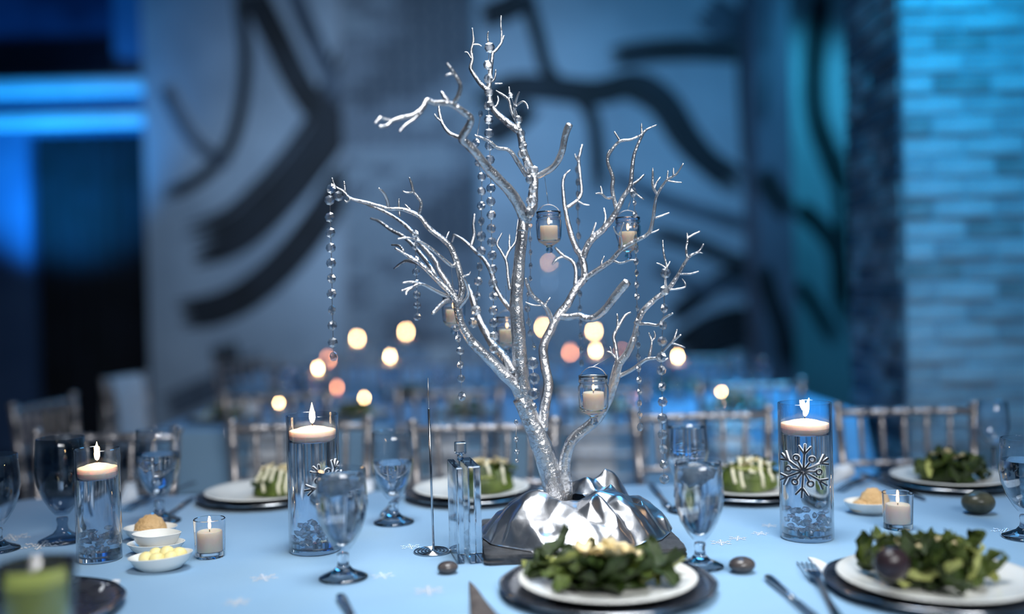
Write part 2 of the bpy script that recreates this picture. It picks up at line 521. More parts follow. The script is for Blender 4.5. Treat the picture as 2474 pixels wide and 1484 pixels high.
pw = bx1 - bx0
nb = 5; fl = pw / nb - BG
full = brick_meshes(['brickdark', 'brickmid', 'brickmid', 'brickdeep'], fl, 0.03, BH)
half = brick_meshes(['brickdark', 'brickmid', 'brickmid', 'brickdeep'], fl / 2 - BG / 2, 0.03, BH)
pitch = BH + BG
k0 = int(0.95 / pitch)
for r in range(k0, int(4.0 / pitch)):
    z = r * pitch + pitch / 2
    cells = [(i + 0.5, full) for i in range(nb)] if r % 2 == 0 else [(0.25, half)] + [(i + 1.0, full) for i in range(nb - 1)] + [(nb - 0.25, half)]
    for (c, me) in cells:
        x = bx0 + c * pw / nb
        q = noise.noise(Vector((x * 1.6, 3.3, z * 1.1)))
        kk = 3 if q > 0.22 else (0 if q > -0.02 else rng.choice((1, 2, 0)))
        link('brick', me[kk], None, pil, (x, YQ - 0.008 + rng.uniform(-0.003, 0.003), z))

# brick pillar
pf = at_y(2186, 600, 3.6); PY0, PY1, PX0 = 3.6, 4.2, pf.x; PX1 = PX0 + 0.66
pillar = thing('brick_pillar', 'whitewashed brick pillar lit bright blue on its face', 'pillar', (0, 0, 0)); tag(pillar, kind='structure')
obj('mortar_core', MB().box((PX0 + 0.004, PY0 + 0.004, 0), (PX1 - 0.012, PY1 - 0.012, 4.6)), M['mortar'], pillar, smooth=False)
fx = (PX1 - PX0) / 3; fy = (PY1 - PY0) / 3
ff = brick_meshes(['pbrick1', 'pbrick2', 'pbrick1', 'pbrick3'], fx - BG, 0.03, BH)
fh = brick_meshes(['pbrick1', 'pbrick2', 'pbrick1', 'pbrick3'], fx / 2 - BG, 0.03, BH)
sf = brick_meshes(['pbrick3', 'brickdeep'], 0.03, fy - BG, BH)  # side bricks are darker: the pillar's shade is put into their colour
sh = brick_meshes(['pbrick3', 'brickdeep'], 0.03, fy / 2 - BG, BH)
z0p = 0.52
for r in range(0, 34):
    z = z0p + r * pitch + pitch / 2
    if z > 2.95: break
    ev = r % 2 == 0
    for (c, me) in ([(0.5, ff), (1.5, ff), (2.5, ff)] if ev else [(0.25, fh), (1.0, ff), (2.0, ff), (2.75, fh)]):
        q = rng.random(); kk = 3 if q < 0.14 else (1 if q < 0.5 else 0)
        link('brick', me[kk], None, pillar, (PX0 + c * fx, PY0 + 0.012 + rng.uniform(-0.004, 0.004), z))
    for (c, me) in ([(0.25, sh), (1.0, sf), (2.0, sf), (2.75, sh)] if ev else [(0.5, sf), (1.5, sf), (2.5, sf)]):
        link('brick', me[rng.random() < 0.45], None, pillar, (PX0 + 0.012 + rng.uniform(-0.004, 0.004), PY0 + 0.03 + c * (fy - 0.012), z))

# ================================================================== TABLES AND CLOTHS
TZ = 0.76


def rounded_rect(x0, x1, y0, y1, r, n=6, step=0.05):
    pts = []
    for (cx, cy, a0) in ((x1 - r, y0 + r, -90), (x1 - r, y1 - r, 0), (x0 + r, y1 - r, 90), (x0 + r, y0 + r, 180)):
        for k in range(n + 1):
            a = R(a0 + 90 * k / n)
            pts.append((cx + r * math.cos(a), cy + r * math.sin(a)))
    out = []
    for i, p in enumerate(pts):
        q = pts[(i + 1) % len(pts)]
        l = math.hypot(q[0] - p[0], q[1] - p[1]); m = max(1, int(l / step))
        for k in range(m): out.append((p[0] + (q[0] - p[0]) * k / m, p[1] + (q[1] - p[1]) * k / m))
    return out


def clothed_table(x0, x1, y0, y1, drop, lab_t, lab_c, group):
    t = thing('banquet_table', lab_t, 'table', ((x0 + x1) / 2, (y0 + y1) / 2, 0), 0, group)
    hx, hy = (x1 - x0) / 2 - 0.03, (y1 - y0) / 2 - 0.03
    obj('tabletop', MB().bbox((-hx, -hy, TZ - 0.035), (hx, hy, TZ - 0.005), 0.006), M['slate'], t)
    for sx in (-1, 1):
        for sy in (-1, 1):
            obj('leg', MB().tube([(sx * (hx - 0.55), sy * (hy - 0.46), 0), (sx * (hx - 0.55), sy * (hy - 0.46), TZ - 0.04)], 0.018, 10), M['steel'], t)
    P = rounded_rect(x0, x1, y0, y1, 0.05)
    n = len(P)
    cx, cy = (x0 + x1) / 2, (y0 + y1) / 2
    rings = [(0.0, TZ, 0), (0.006, TZ - 0.003, 0), (0.010, TZ - 0.012, 0.0), (0.016, TZ - drop * 0.3, 0.3), (0.026, TZ - drop * 0.65, 0.7), (0.036, TZ - drop, 1.0)]
    vs, fs = [], []
    for (off, z, am) in rings:
        for i, (x, y) in enumerate(P):
            a, b = P[i - 1], P[(i + 1) % n]
            dx, dy = b[0] - a[0], b[1] - a[1]; l = math.hypot(dx, dy)
            nx, ny = dy / l, -dx / l
            wv = am * 0.022 * (math.sin(i * 0.62) + 0.6 * math.sin(i * 0.27 + 1.3))
            vs.append((x + nx * (off + wv), y + ny * (off + wv), z + (0.02 * am * math.sin(i * 0.31) if am == 1 else 0)))
    for k in range(len(rings) - 1):
        for i in range(n):
            j = (i + 1) % n
            fs.append((k * n + j, k * n + i, (k + 1) * n + i, (k + 1) * n + j))
    fs.append(tuple(range(n)))
    c = obj('tablecloth', MB().add(vs, fs), M['cloth'], angle=50)
    tag(c, lab_c, 'tablecloth')
    return c


TX0, TX1, TY0, TY1 = -1.27, 1.95, 1.12, 2.53
clothed_table(TX0, TX1, TY0, TY1, 0.26, 'long banquet table carrying the silver tree', 'pale blue cloth under the silver tree centrepiece', 'banquet tables')
clothed_table(-1.42, 1.37, 3.88, 5.10, 0.26, 'second banquet table with white napkins hanging at its edge', 'blue cloth on the second table behind the silver chairs', 'banquet tables')
clothed_table(-1.75, 1.35, 6.15, 7.20, 0.26, 'third banquet table by the painted wall', 'blue cloth on the table by the painted wall', 'banquet tables')


# ================================================================== CHAIRS
def bamboo(p0, p1, r, rings, finial=False, n=10):
    p0, p1 = Vector(p0), Vector(p1)
    S = [(0.0, r), (1.0, r)]
    L = (p1 - p0).length
    for t in rings:
        e = 0.010 / L
        S += [(t - 1.4 * e, r), (t - 0.9 * e, r * 1.32), (t - 0.3 * e, r * 1.05), (t + 0.3 * e, r * 1.05), (t + 0.9 * e, r * 1.32), (t + 1.4 * e, r)]
    S.sort()
    S = [s for s in S if 0 <= s[0] <= 1]
    if finial:
        e = 0.010 / L
        S = [s for s in S if s[0] < 1 - 3 * e] + [(1 - 2.8 * e, r), (1 - 2.4 * e, r * 0.7), (1 - 1.9 * e, r * 1.25), (1 - 0.9 * e, r * 1.4), (1 - 0.2 * e, r * 0.9), (1, r * 0.4)]
    return MB().tube([p0 + (p1 - p0) * t for t, _ in S], [q for _, q in S], n)


def make_chair():
    t = thing('chiavari_chair', 'silver bamboo-style banquet chair', 'chair')
    for s in (-1, 1):
        m = bamboo((s * 0.160, 0.175, 0.0), (s * 0.165, 0.19, 0.45), 0.0125, [0.2, 0.55, 0.85])
        u = bamboo((s * 0.165, 0.19, 0.45), (s * 0.193, 0.232, 0.925), 0.0125, [0.18, 0.4, 0.62, 0.86], True)
        m.add(u.v, u.f)
        obj('back_post', m, M['chair'], t)
        obj('front_leg', bamboo((s * 0.185, -0.19, 0), (s * 0.18, -0.185, 0.44), 0.0125, [0.25, 0.6, 0.85]), M['chair'], t)
        obj('side_stretcher', bamboo((s * 0.184, -0.187, 0.2), (s * 0.161, 0.18, 0.2), 0.008, [0.3, 0.7]), M['chair'], t)

    def px(z): return 0.165 + (0.193 - 0.165) * (z - 0.45) / 0.475
    def py(z): return 0.19 + (0.232 - 0.19) * (z - 0.45) / 0.475
    for (z, r) in ((0.893, 0.0115), (0.748, 0.009), (0.652, 0.008), (0.562, 0.008)):
        m = MB()
        N = 15
        q = bamboo((-px(z), py(z), z), (px(z), py(z), z), r, [0.17, 0.34, 0.5, 0.66, 0.83])
        for v in q.v: v.y += 0.018 * (1 - (v.x / px(z)) ** 2)
        obj('top_rail' if z > 0.8 else 'lower_rail', q, M['chair'], t)
    for k in range(5):
        f = (k - 2) / 3.0
        za, zb = 0.748, 0.885
        xa, xb = f * px(za), f * px(zb)
        bo = lambda x, z: 0.018 * (1 - (x / px(z)) ** 2)
        obj('spindle', bamboo((xa, py(za) + bo(xa, za), za), (xb, py(zb) + bo(xb, zb), zb), 0.0068, [0.3, 0.5, 0.7], n=8), M['chair'], t)
    st_ = obj('seat', MB().bbox((-0.20, -0.21, 0.425), (0.20, 0.20, 0.448), 0.010), M['chair'], t)
    obj('seat_pad', MB().bbox((-0.185, -0.195, 0.448), (0.185, 0.17, 0.475), 0.012), M['seat'], st_)
    for z in (0.16, 0.26):
        obj('front_stretcher', bamboo((-0.186, -0.188, z), (0.186, -0.188, z), 0.008, [0.3, 0.7]), M['chair'], t)
    return t


chair0 = make_chair()
used = [False]


def place_chair(x, y, rz, label, group):
    if not used[0]:
        used[0] = True
        chair0.location = (x, y, 0); chair0.rotation_euler = (0, 0, rz)
        tag(chair0, label, 'chair', group); return chair0
    return dup(chair0, (x, y, 0), rz, label, group)


def chair_at(cx_px, d_back, rz, label, group):
    x = at(cx_px, 1000, d_back).x
    v = Matrix.Rotation(rz, 3, 'Z') @ Vector((0, 0.232, 0))
    return place_chair(x - v.x, d_back - v.y, rz, label, group)


GC = 'silver chairs across the table'
chair_at(255, 2.66, R(-3), 'silver chair across the table behind the small cylinder vase', GC)
chair_at(725, 2.80, R(2), 'silver chair directly behind the snowflake vase beside the votive', GC)
chair_at(1168, 2.68, R(-2), 'silver chair behind the spiral wire stand', GC)
chair_at(1695, 2.83, R(1), 'silver chair behind the tall water glass and romaine wedge', GC)
chair_at(2188, 2.84, R(-3), 'silver chair behind the tan spread dish and leafy salad', GC)
place_chair(-1.475, 3.58, R(84), 'silver chair standing side on beside the dark doorway', 'chairs by the doorway')
dc = place_chair(-1.63, 4.72, R(82), 'silver chair at the second table end draped with white cloth', 'chairs by the doorway')
GF = 'silver chairs at the second table'
for k, (cx_, d_) in enumerate(((668, 3.72), (1085, 3.74), (1440, 3.70), (1815, 3.74))):
    chair_at(cx_, d_, R(180 + rng.uniform(-3, 3)), ORD[k] + ' silver chair from the doorway along the near side of the second table', GF)
GB = 'silver chairs on the far side of the second table'
for k, (cx_, d_) in enumerate(((745, 5.42), (1010, 5.46), (1300, 5.44), (1700, 5.40))):
    chair_at(cx_, d_, R(rng.uniform(-4, 4)), ORD[k] + ' silver chair from the doorway along the far side of the second table', GB)
for k, (cx_, d_) in enumerate(((600, 6.00), (880, 5.98), (1180, 6.02), (1560, 6.00))):
    chair_at(cx_, d_, R(180 + rng.uniform(-4, 4)), ORD[k] + ' silver chair from the doorway at the third table', 'silver chairs at the third table')

# white cloth over a chair back
pc = Vector((-1.63, 4.72, 0)); mr_ = Matrix.Rotation(R(82), 3, 'Z')
cl = MB(); prof = [(-0.042, -0.30), (-0.034, -0.1), (-0.018, 0.0), (0.0, 0.016), (0.016, 0.0), (0.026, -0.12), (0.030, -0.34)]
rows = []
for (yy, zz) in prof:
    row = []
    for i in range(9):
        x = -0.14 + 0.28 * i / 8
        row.append(pc + mr_ @ Vector((x * (1 - 0.25 * max(0, -zz)), 0.232 + 0.018 * (1 - (x / 0.19) ** 2) + yy * 1.3 + 0.006 * math.sin(i * 1.7) * (zz < -0.05), 0.902 + zz)))
    rows.append(row)
vs = [p for r_ in rows for p in r_]
cl.add(vs, [(a * 9 + i, a * 9 + i + 1, (a + 1) * 9 + i + 1, (a + 1) * 9 + i) for a in range(len(rows) - 1) for i in range(8)])
tag(obj('draped_cloth', cl, M['napkin']), 'white cloth hung over a silver chair back', 'cloth')

# napkins hanging over the edge of the second table
for k, (px_, wpx) in enumerate(((655, 84), (1085, 76), (1430, 96), (1765, 84))):
    wv = wpx * 3.87 / FPX / 2
    cx_ = at(px_, 1040, 3.86).x
    mb = MB()
    prof = [(0.16, TZ + 0.004), (0.02, TZ + 0.005), (-0.016, TZ + 0.002), (-0.034, TZ - 0.05), (-0.066, TZ - 0.14), (-0.088, TZ - 0.262)]
    vs = []
    for (yy, z) in prof:
        for i in range(7):
            f = i / 6 * 2 - 1
            vs.append((cx_ + f * wv, 3.865 + yy - (0.006 * math.sin(i * 2.1 + k) if z < TZ else 0), z))
    mb.add(vs, [(a * 7 + i, a * 7 + i + 1, (a + 1) * 7 + i + 1, (a + 1) * 7 + i) for a in range(len(prof) - 1) for i in range(6)])
    tag(obj('hanging_napkin', mb, M['napkin']), ORD[k] + ' white napkin from the doorway hanging over the second table edge', 'napkin', 'napkins hanging at the second table')

# ================================================================== SILVER TREE
DT = 1.97
BZ = TZ + 0.0205      # top of the slate slab
slab = thing('slate_slab', 'dark weathered slate slab under the silver foil', 'slab', (0.118, 1.955, TZ + 0.0005), R(3))
sm = MB()
P = rounded_rect(-0.186, 0.186, -0.15, 0.15, 0.012, 3, 0.012)
vs, fs = [], []; nP = len(P)
for (z, o) in ((0.0, 0.0), (0.005, 0.002), (0.008, -0.001), (0.013, 0.002), (0.0185, 0.0), (0.0195, -0.004)):
    for i, (x, y) in enumerate(P):
        j = noise.noise(Vector((x * 40, y * 40, z * 300))) * 0.0035
        l = math.hypot(x, y)
        vs.append((x + x / l * (o + j), y + y / l * (o + j), z))
for k in range(5):
    for i in range(nP): fs.append((k * nP + i, k * nP + (i + 1) % nP, (k + 1) * nP + (i + 1) % nP, (k + 1) * nP + i))
fs.append(tuple(range(nP - 1, -1, -1))); fs.append(tuple(range(5 * nP, 6 * nP)))
obj('stone', sm.add(vs, fs), M['slate'], slab, angle=35)

tbase = at(1340, 1260, DT); tbase.z = BZ
tree = thing('silver_manzanita_tree', 'silver painted branching tree centrepiece rising from crumpled foil', 'tree', tbase)

SAMP = []   # (px, py, depth, radius_px)
BR = []


def near_depth(x, y):
    best, d = 1e18, DT
    for (a, b, c, r) in SAMP:
        q = (a - x) ** 2 + (b - y) ** 2
        if q < best: best, d = q, c
    return d


def branch(name, pts, r0, r1, dd=0.0, d0=None, n=8, rnd=0.16, blunt=False):
    if d0 is None: d0 = near_depth(*pts[0][:2])
    P = catmull(pts, 5)
    L = [0.0]
    for a, b in zip(P, P[1:]): L.append(L[-1] + math.hypot(b[0] - a[0], b[1] - a[1]))
    W, RD = [], []
    for p, l in zip(P, L):
        f = l / L[-1]
        d = d0 + dd * f
        rp = r0 + (r1 - r0) * f
        if not blunt and f > 0.93: rp *= 0.75
        W.append(at(p[0], p[1], d) - tbase); RD.append(rp * d / FPX)
        SAMP.append((p[0], p[1], d, rp))
    o = obj(name, MB().tube(W, RD, n, True, rnd, len(BR)), M['silver'], tree)
    BR.append(o)
    return o


# trunk and main limbs (traced outline, each limb with its own depth)
branch('trunk', [(1358, 1272), (1340, 1180), (1322, 1115), (1300, 1055), (1278, 1005), (1258, 962)], 34, 20, -0.02, DT, 14, 0.12, True)
branch('limb', [(1290, 1030), (1272, 985), (1262, 930), (1256, 870), (1252, 800), (1247, 735), (1250, 690), (1257, 610), (1264, 550)], 21, 13, -0.03, None, 12, 0.12, True)
branch('limb', [(1268, 985), (1248, 935), (1213, 900), (1177, 863), (1140, 826), (1117, 790), (1106, 752), (1098, 720), (1060, 680), (1018, 640), (985, 618), (955, 600)], 17, 4, -0.06, None, 10, 0.16)
branch('limb', [(1310, 1040), (1316, 985), (1325, 930), (1317, 885), (1313, 838), (1330, 800), (1348, 764), (1370, 737), (1388, 703), (1412, 674)], 14, 9, 0.04, None, 10, 0.14, True)
branch('limb', [(1362, 1250), (1368, 1175), (1364, 1122), (1380, 1068), (1416, 1034), (1444, 1010), (1465, 975), (1485, 922), (1496, 880), (1516, 853), (1530, 820), (1539, 780)], 17, 8, -0.07, DT, 10, 0.14)
branch('limb', [(1262, 560), (1268, 525), (1286, 500), (1288, 468), (1290, 436), (1280, 405), (1266, 368), (1258, 330), (1250, 296)], 14, 8, 0.02, None, 10, 0.16)
branch('limb', [(1272, 535), (1250, 490), (1228, 458), (1201, 431), (1174, 401), (1151, 371), (1130, 350), (1116, 335), (1128, 313), (1138, 288), (1118, 269), (1093, 253), (1072, 249), (1050, 249), (1031, 243), (1022, 260), (1001, 277), (975, 284), (945, 291), (918, 284)], 15, 4, -0.22, None, 10, 0.14)
branch('limb', [(1240, 900), (1222, 868), (1195, 838), (1172, 800), (1155, 765), (1143, 725), (1130, 690)], 13, 7, 0.12, None, 10, 0.12)

# branches
B = [
    ([(1104, 745), (1116, 703), (1113, 668), (1102, 630), (1090, 600), (1070, 578), (1037, 552), (1012, 522), (972, 506), (942, 505), (912, 497), (880, 488), (848, 480), (829, 462), (810, 450), (802, 430)], 9, 2.4, -0.03),
    ([(1098, 715), (1083, 686), (1063, 656), (1050, 628), (1017, 590), (1002, 567), (968, 535), (928, 511), (890, 495), (860, 486)], 7, 3, 0.05),
    ([(1055, 676), (1037, 640), (1005, 600), (975, 572), (945, 556), (918, 536), (896, 528)], 6, 3, 0.16),
    ([(1101, 632), (1093, 643), (1062, 618), (1040, 600), (1012, 583), (985, 575), (960, 578)], 5, 2.5, -0.06),
    ([(1018, 640), (1000, 634), (979, 631), (952, 649)], 5, 2.5, 0.08),
    ([(1085, 718), (1060, 707), (1019, 687), (995, 695), (970, 703)], 5, 3, -0.07),
    ([(1019, 687), (995, 682), (972, 684)], 4, 2.5, -0.02),
    ([(997, 696), (984, 704), (981, 713)], 4, 2.5, -0.02),
    ([(1085, 724), (1068, 734), (1046, 758)], 6, 4.5, -0.06),
    ([(1252, 760), (1225, 738), (1198, 696), (1188, 660), (1171, 629), (1147, 606), (1130, 589), (1112, 575), (1097, 567)], 7, 3, 0.10),
    ([(1138, 594), (1146, 568), (1144, 545), (1147, 517)], 4.5, 2.5, 0.02),
    ([(1097, 567), (1092, 585)], 3, 2, 0.01),
    ([(1232, 700), (1228, 672), (1225, 640), (1221, 626), (1210, 606), (1201, 589), (1213, 563)], 4.5, 2, 0.05),
    ([(1221, 628), (1230, 606), (1246, 582), (1252, 530)], 3.5, 1.8, 0.05),
    ([(1231, 606), (1231, 566)], 3, 1.8, 0.02),
    ([(1293, 425), (1308, 421), (1340, 400), (1358, 366), (1366, 325), (1376, 300)], 7, 8, -0.05),
    ([(1272, 425), (1252, 394), (1231, 364), (1201, 357), (1181, 341), (1147, 327)], 6, 3, -0.05),
    ([(1254, 318), (1215, 287), (1191, 263), (1183, 240), (1180, 222), (1161, 202), (1150, 187), (1137, 165), (1141, 145), (1139, 121), (1144, 97), (1141, 68)], 9, 2, 0.02),
    ([(1184, 250), (1181, 222), (1184, 188), (1188, 150), (1191, 128), (1199, 121), (1211, 104), (1218, 86)], 7, 2, 0.05),
    ([(1211, 104), (1212, 80), (1210, 60), (1211, 38)], 2.5, 1.5, 0.01),
    ([(1190, 132), (1181, 108), (1178, 88), (1180, 76)], 3, 1.8, -0.01),
    ([(1141, 145), (1130, 128), (1122, 126)], 2.6, 1.6, 0.0),
    ([(1142, 108), (1155, 108), (1164, 112)], 2.6, 1.6, 0.0),
    ([(1250, 296), (1236, 269), (1228, 240), (1198, 219)], 5, 2, 0.0),
    ([(1229, 244), (1231, 228), (1230, 210)], 3.5, 2, 0.0),
    ([(1246, 290), (1243, 262), (1248, 240), (1255, 222)], 4, 2, -0.03),
    ([(1245, 258), (1262, 246), (1272, 252), (1276, 264)], 3, 1.8, -0.02),
    ([(1192, 262), (1200, 255), (1204, 244), (1202, 232)], 3.5, 2, 0.02),
    ([(1184, 200), (1195, 190), (1198, 168)], 3, 1.8, 0.0),
    ([(1196, 203), (1214, 202)], 2.8, 1.8, 0.0),
    ([(1096, 251), (1108, 229), (1112, 205), (1098, 178), (1080, 153)], 6, 3, -0.03),
    ([(1098, 178), (1086, 180), (1076, 183)], 4, 2.5, 0.0),
    ([(1082, 246), (1074, 234), (1066, 222)], 6, 4, 0.0),
    ([(1116, 334), (1098, 328), (1083, 319), (1070, 300), (1062, 275), (1060, 255)], 5, 3, 0.04),
    ([(1068, 295), (1056, 285), (1050, 276)], 3, 2, 0.0),
    ([(1020, 268), (1000, 288), (979, 303), (965, 318)], 4, 3, -0.03),
    ([(950, 291), (934, 304), (917, 306)], 4, 4, -0.02),
    ([(920, 284), (906, 298)], 4, 2.4, -0.01),
    ([(938, 500), (936, 486), (928, 468), (915, 455)], 4, 3, -0.03),
    ([(1012, 520), (1018, 492), (1008, 474), (999, 463), (995, 445), (989, 429)], 4.5, 2.4, -0.02),
    ([(1000, 464), (986, 466), (973, 462)], 3, 1.8, 0.0),
    ([(1001, 520), (990, 506), (978, 494)], 3.5, 2.2, 0.0),
    ([(966, 522), (964, 500), (964, 480)], 3, 2, 0.0),
    ([(834, 465), (833, 452), (831, 438)], 3, 1.8, 0.0),
    ([(846, 480), (838, 488), (832, 484)], 3.5, 2.2, 0.0),
    ([(1075, 584), (1080, 572), (1085, 560)], 3.5, 2.2, 0.02),
    ([(975, 607), (965, 594), (946, 592)], 4, 2.2, 0.03),
    # upper right limb
    ([(1412, 678), (1411, 645), (1404, 618), (1392, 600), (1378, 561), (1366, 507), (1361, 466), (1360, 440), (1366, 422), (1378, 411)], 9, 2.4, 0.02),
    ([(1408, 622), (1417, 600), (1432, 577), (1459, 553), (1487, 515), (1506, 476), (1523, 449), (1527, 409), (1533, 372), (1548, 334), (1560, 315), (1587, 302)], 9, 2.2, -0.04),
    ([(1368, 503), (1395, 484), (1405, 463), (1402, 429), (1398, 388), (1402, 368), (1407, 350)], 4.5, 3, 0.03),
    ([(1396, 486), (1410, 494), (1425, 496)], 3, 1.8, 0.0),
    ([(1398, 392), (1391, 380), (1389, 372)], 3, 1.6, 0.0),
    ([(1489, 505), (1479, 456), (1481, 429), (1468, 388), (1479, 361), (1499, 341), (1526, 337), (1553, 324)], 5, 2.6, -0.03),
    ([(1499, 342), (1493, 332), (1484, 318)], 3, 2, 0.0),
    ([(1468, 388), (1468, 374), (1473, 362)], 3, 2.2, 0.0),
    ([(1477, 478), (1464, 478), (1452, 468), (1439, 468)], 3.6, 2, -0.02),
    ([(1455, 470), (1451, 450)], 2.8, 1.8, 0.0),
    ([(1551, 330), (1550, 312), (1550, 298)], 3, 1.6, 0.0),
    ([(1527, 446), (1543, 436), (1557, 421)], 3.6, 2, 0.02),
    ([(1455, 558), (1462, 535), (1463, 522), (1459, 503)], 3.2, 2, 0.02),
    ([(1424, 590), (1431, 565), (1440, 538)], 3.8, 2.2, 0.0),
    ([(1528, 460), (1545, 475), (1556, 482)], 3, 1.8, 0.0),
    ([(1410, 676), (1432, 661), (1466, 638), (1480, 627), (1500, 604), (1533, 584), (1567, 564), (1577, 533), (1582, 496), (1589, 469), (1611, 436), (1634, 421), (1651, 395)], 7, 2.2, -0.09),
    ([(1588, 470), (1578, 452), (1577, 428), (1577, 406)], 3.5, 2, -0.01),
    ([(1581, 456), (1586, 442), (1596, 428)], 3, 1.8, 0.0),
    ([(1583, 527), (1600, 521), (1617, 514)], 3, 1.8, 0.0),
    ([(1612, 436), (1630, 440), (1648, 441)], 2.8, 1.6, 0.0),
    ([(1612, 434), (1614, 412)], 2.6, 1.6, 0.0),
    ([(1627, 424), (1627, 406)], 2.4, 1.6, 0.0),
    ([(1569, 563), (1582, 560), (1593, 554)], 3, 1.6, 0.0),
    ([(1480, 629), (1499, 636), (1520, 630), (1533, 628)], 3.6, 2.2, -0.02),
    ([(1452, 644), (1454, 632), (1460, 619)], 2.8, 1.6, 0.0),
    ([(1390, 690), (1391, 652), (1382, 631), (1361, 618), (1341, 598)], 5, 3.6, 0.02),
    ([(1362, 620), (1346, 626), (1335, 639)], 4, 3.4, 0.0),
    ([(1496, 610), (1502, 590), (1500, 560), (1507, 538)], 3, 1.8, -0.03),
    ([(1500, 572), (1488, 562), (1482, 548)], 2.6, 1.6, -0.01),
    ([(1350, 764), (1375, 766), (1398, 763), (1419, 770), (1440, 766), (1466, 743), (1490, 711), (1516, 680)], 8, 10, -0.06),
    ([(1396, 764), (1400, 756)], 4, 3, 0.0),
    ([(1334, 790), (1330, 765), (1317, 741), (1288, 716), (1275, 690), (1270, 672)], 6, 4, -0.03),
    ([(1317, 742), (1321, 730), (1330, 719)], 3, 1.8, 0.0),
    ([(1308, 738), (1290, 738), (1270, 731)], 3, 2, 0.0),
    # lower right limb
    ([(1538, 784), (1553, 753), (1584, 722), (1611, 702), (1634, 672), (1655, 635), (1668, 618), (1688, 608), (1700, 590)], 8, 2.4, -0.03),
    ([(1660, 622), (1658, 600), (1661, 582), (1660, 563)], 3.4, 2, 0.0),
    ([(1661, 575), (1675, 567), (1692, 559)], 2.6, 1.6, 0.0),
    ([(1686, 609), (1698, 612)], 2.4, 1.6, 0.0),
    ([(1640, 662), (1668, 662), (1688, 656)], 3.4, 1.8, -0.01),
    ([(1609, 703), (1607, 662), (1611, 645), (1604, 615), (1601, 581)], 3.6, 1.8, 0.0),
    ([(1609, 648), (1597, 640), (1586, 636)], 2.6, 1.6, 0.0),
    ([(1612, 645), (1619, 632)], 2.4, 1.6, 0.0),
    ([(1613, 700), (1634, 699), (1654, 694), (1655, 684), (1648, 674)], 3.4, 1.8, 0.0),
    ([(1541, 783), (1567, 783), (1590, 786), (1604, 770), (1626, 757)], 4.6, 2.4, -0.04),
    ([(1492, 888), (1488, 840), (1483, 813), (1496, 786), (1510, 763), (1524, 755)], 5, 3, 0.02),
    ([(1492, 792), (1492, 776), (1491, 758)], 3, 2, 0.0),
    ([(1488, 866), (1476, 852), (1466, 850)], 3.4, 2, 0.0),
    ([(1478, 853), (1474, 838)], 2.6, 1.6, 0.0),
    ([(1497, 908), (1526, 894), (1553, 874), (1567, 867), (1587, 864), (1604, 847), (1624, 827), (1645, 809)], 5.4, 2.2, -0.05),
    ([(1567, 868), (1573, 840), (1574, 823), (1567, 803)], 3.6, 2, 0.0),
    ([(1574, 826), (1583, 812), (1580, 800)], 2.8, 1.8, 0.0),
    ([(1585, 866), (1597, 874), (1614, 866)], 3, 1.8, 0.0),
    ([(1624, 828), (1631, 812), (1636, 796)], 2.8, 1.8, 0.0),
    ([(1622, 829), (1640, 834), (1655, 840)], 2.8, 1.8, 0.0),
    ([(1472, 940), (1478, 905), (1487, 872)], 4, 2.6, 0.01),
    ([(1106, 748), (1130, 716), (1128, 690), (1118, 668)], 4.4, 3, -0.04),
    ([(1120, 668), (1132, 664), (1137, 656)], 2.8, 1.8, 0.0),
]
for (pts, r0, r1, dd) in B:
    branch('branch', pts, r0 * 1.04, r1 * 1.12, dd, None, 8 if r0 > 4 else 6, 0.16, r1 > r0 * 0.9)

# ------------------------------------------------------------------ crumpled foil
from mathutils.geometry import delaunay_2d_cdt
fo = Vector((0.112, 1.955, BZ))
rf = random.Random(12)
HX, HY, H0 = 0.040, 0.036, -0.014                     # opening around the trunk
def foil_edge(a):
    return (0.196 + 0.010 * math.sin(3 * a + 0.6) + 0.006 * math.sin(7 * a), 0.166 + 0.008 * math.sin(4 * a + 1))
pts, hgt_ = [], []
NI, NO = 12, 34
for i in range(NI):
    a = 2 * math.pi * i / NI
    pts.append((H0 + math.cos(a) * HX, math.sin(a) * HY)); hgt_.append(0.066 + rf.uniform(-0.008, 0.010))
for i in range(NO):
    a = 2 * math.pi * i / NO
    ex, ey = foil_edge(a)
    k = rf.uniform(0.95, 1.03)
    pts.append((math.cos(a) * ex * k, math.sin(a) * ey * k)); hgt_.append(-0.004 + (0.014 * rf.random() if i % 2 == 0 else 0))
tries = 0
while len(pts) < NI + NO + 104 and tries < 6000:
    tries += 1
    a = rf.uniform(0, 6.2832); q = rf.uniform(0.0, 1.0) ** 0.6
    ex, ey = foil_edge(a)
    x, y = math.cos(a) * ex * q * 0.96, math.sin(a) * ey * q * 0.96
    if ((x - H0) / (HX * 1.18)) ** 2 + (y / (HY * 1.18)) ** 2 < 1: continue
    if any((x - u) ** 2 + (y - v) ** 2 < 0.0175 ** 2 for u, v in pts): continue
    rho = min(1, math.hypot(x / ex, y / ey))
    h = 0.078 * (1 - rho ** 2.0) + 0.004
    for (lx, ly, lr, lh) in ((0.06, 0.085, 0.045, 0.048), (0.11, 0.075, 0.035, 0.022), (-0.02, -0.075, 0.05, 0.022), (-0.09, -0.03, 0.045, 0.016), (-0.12, -0.085, 0.04, 0.022), (0.13, -0.05, 0.05, 0.014), (0.04, -0.10, 0.04, 0.018)):
        h += lh * math.exp(-((x - lx) ** 2 + (y - ly) ** 2) / lr ** 2)
    h += rf.choice((-1, 1)) * rf.uniform(0.006, 0.017) * min(1, (1 - rho) * 4 + 0.25)
    pts.append((x, y)); hgt_.append(max(0.004, h))
V2, _, F2, _, _, _ = delaunay_2d_cdt([Vector(p) for p in pts], [], [], 0, 1e-7)
keep = []
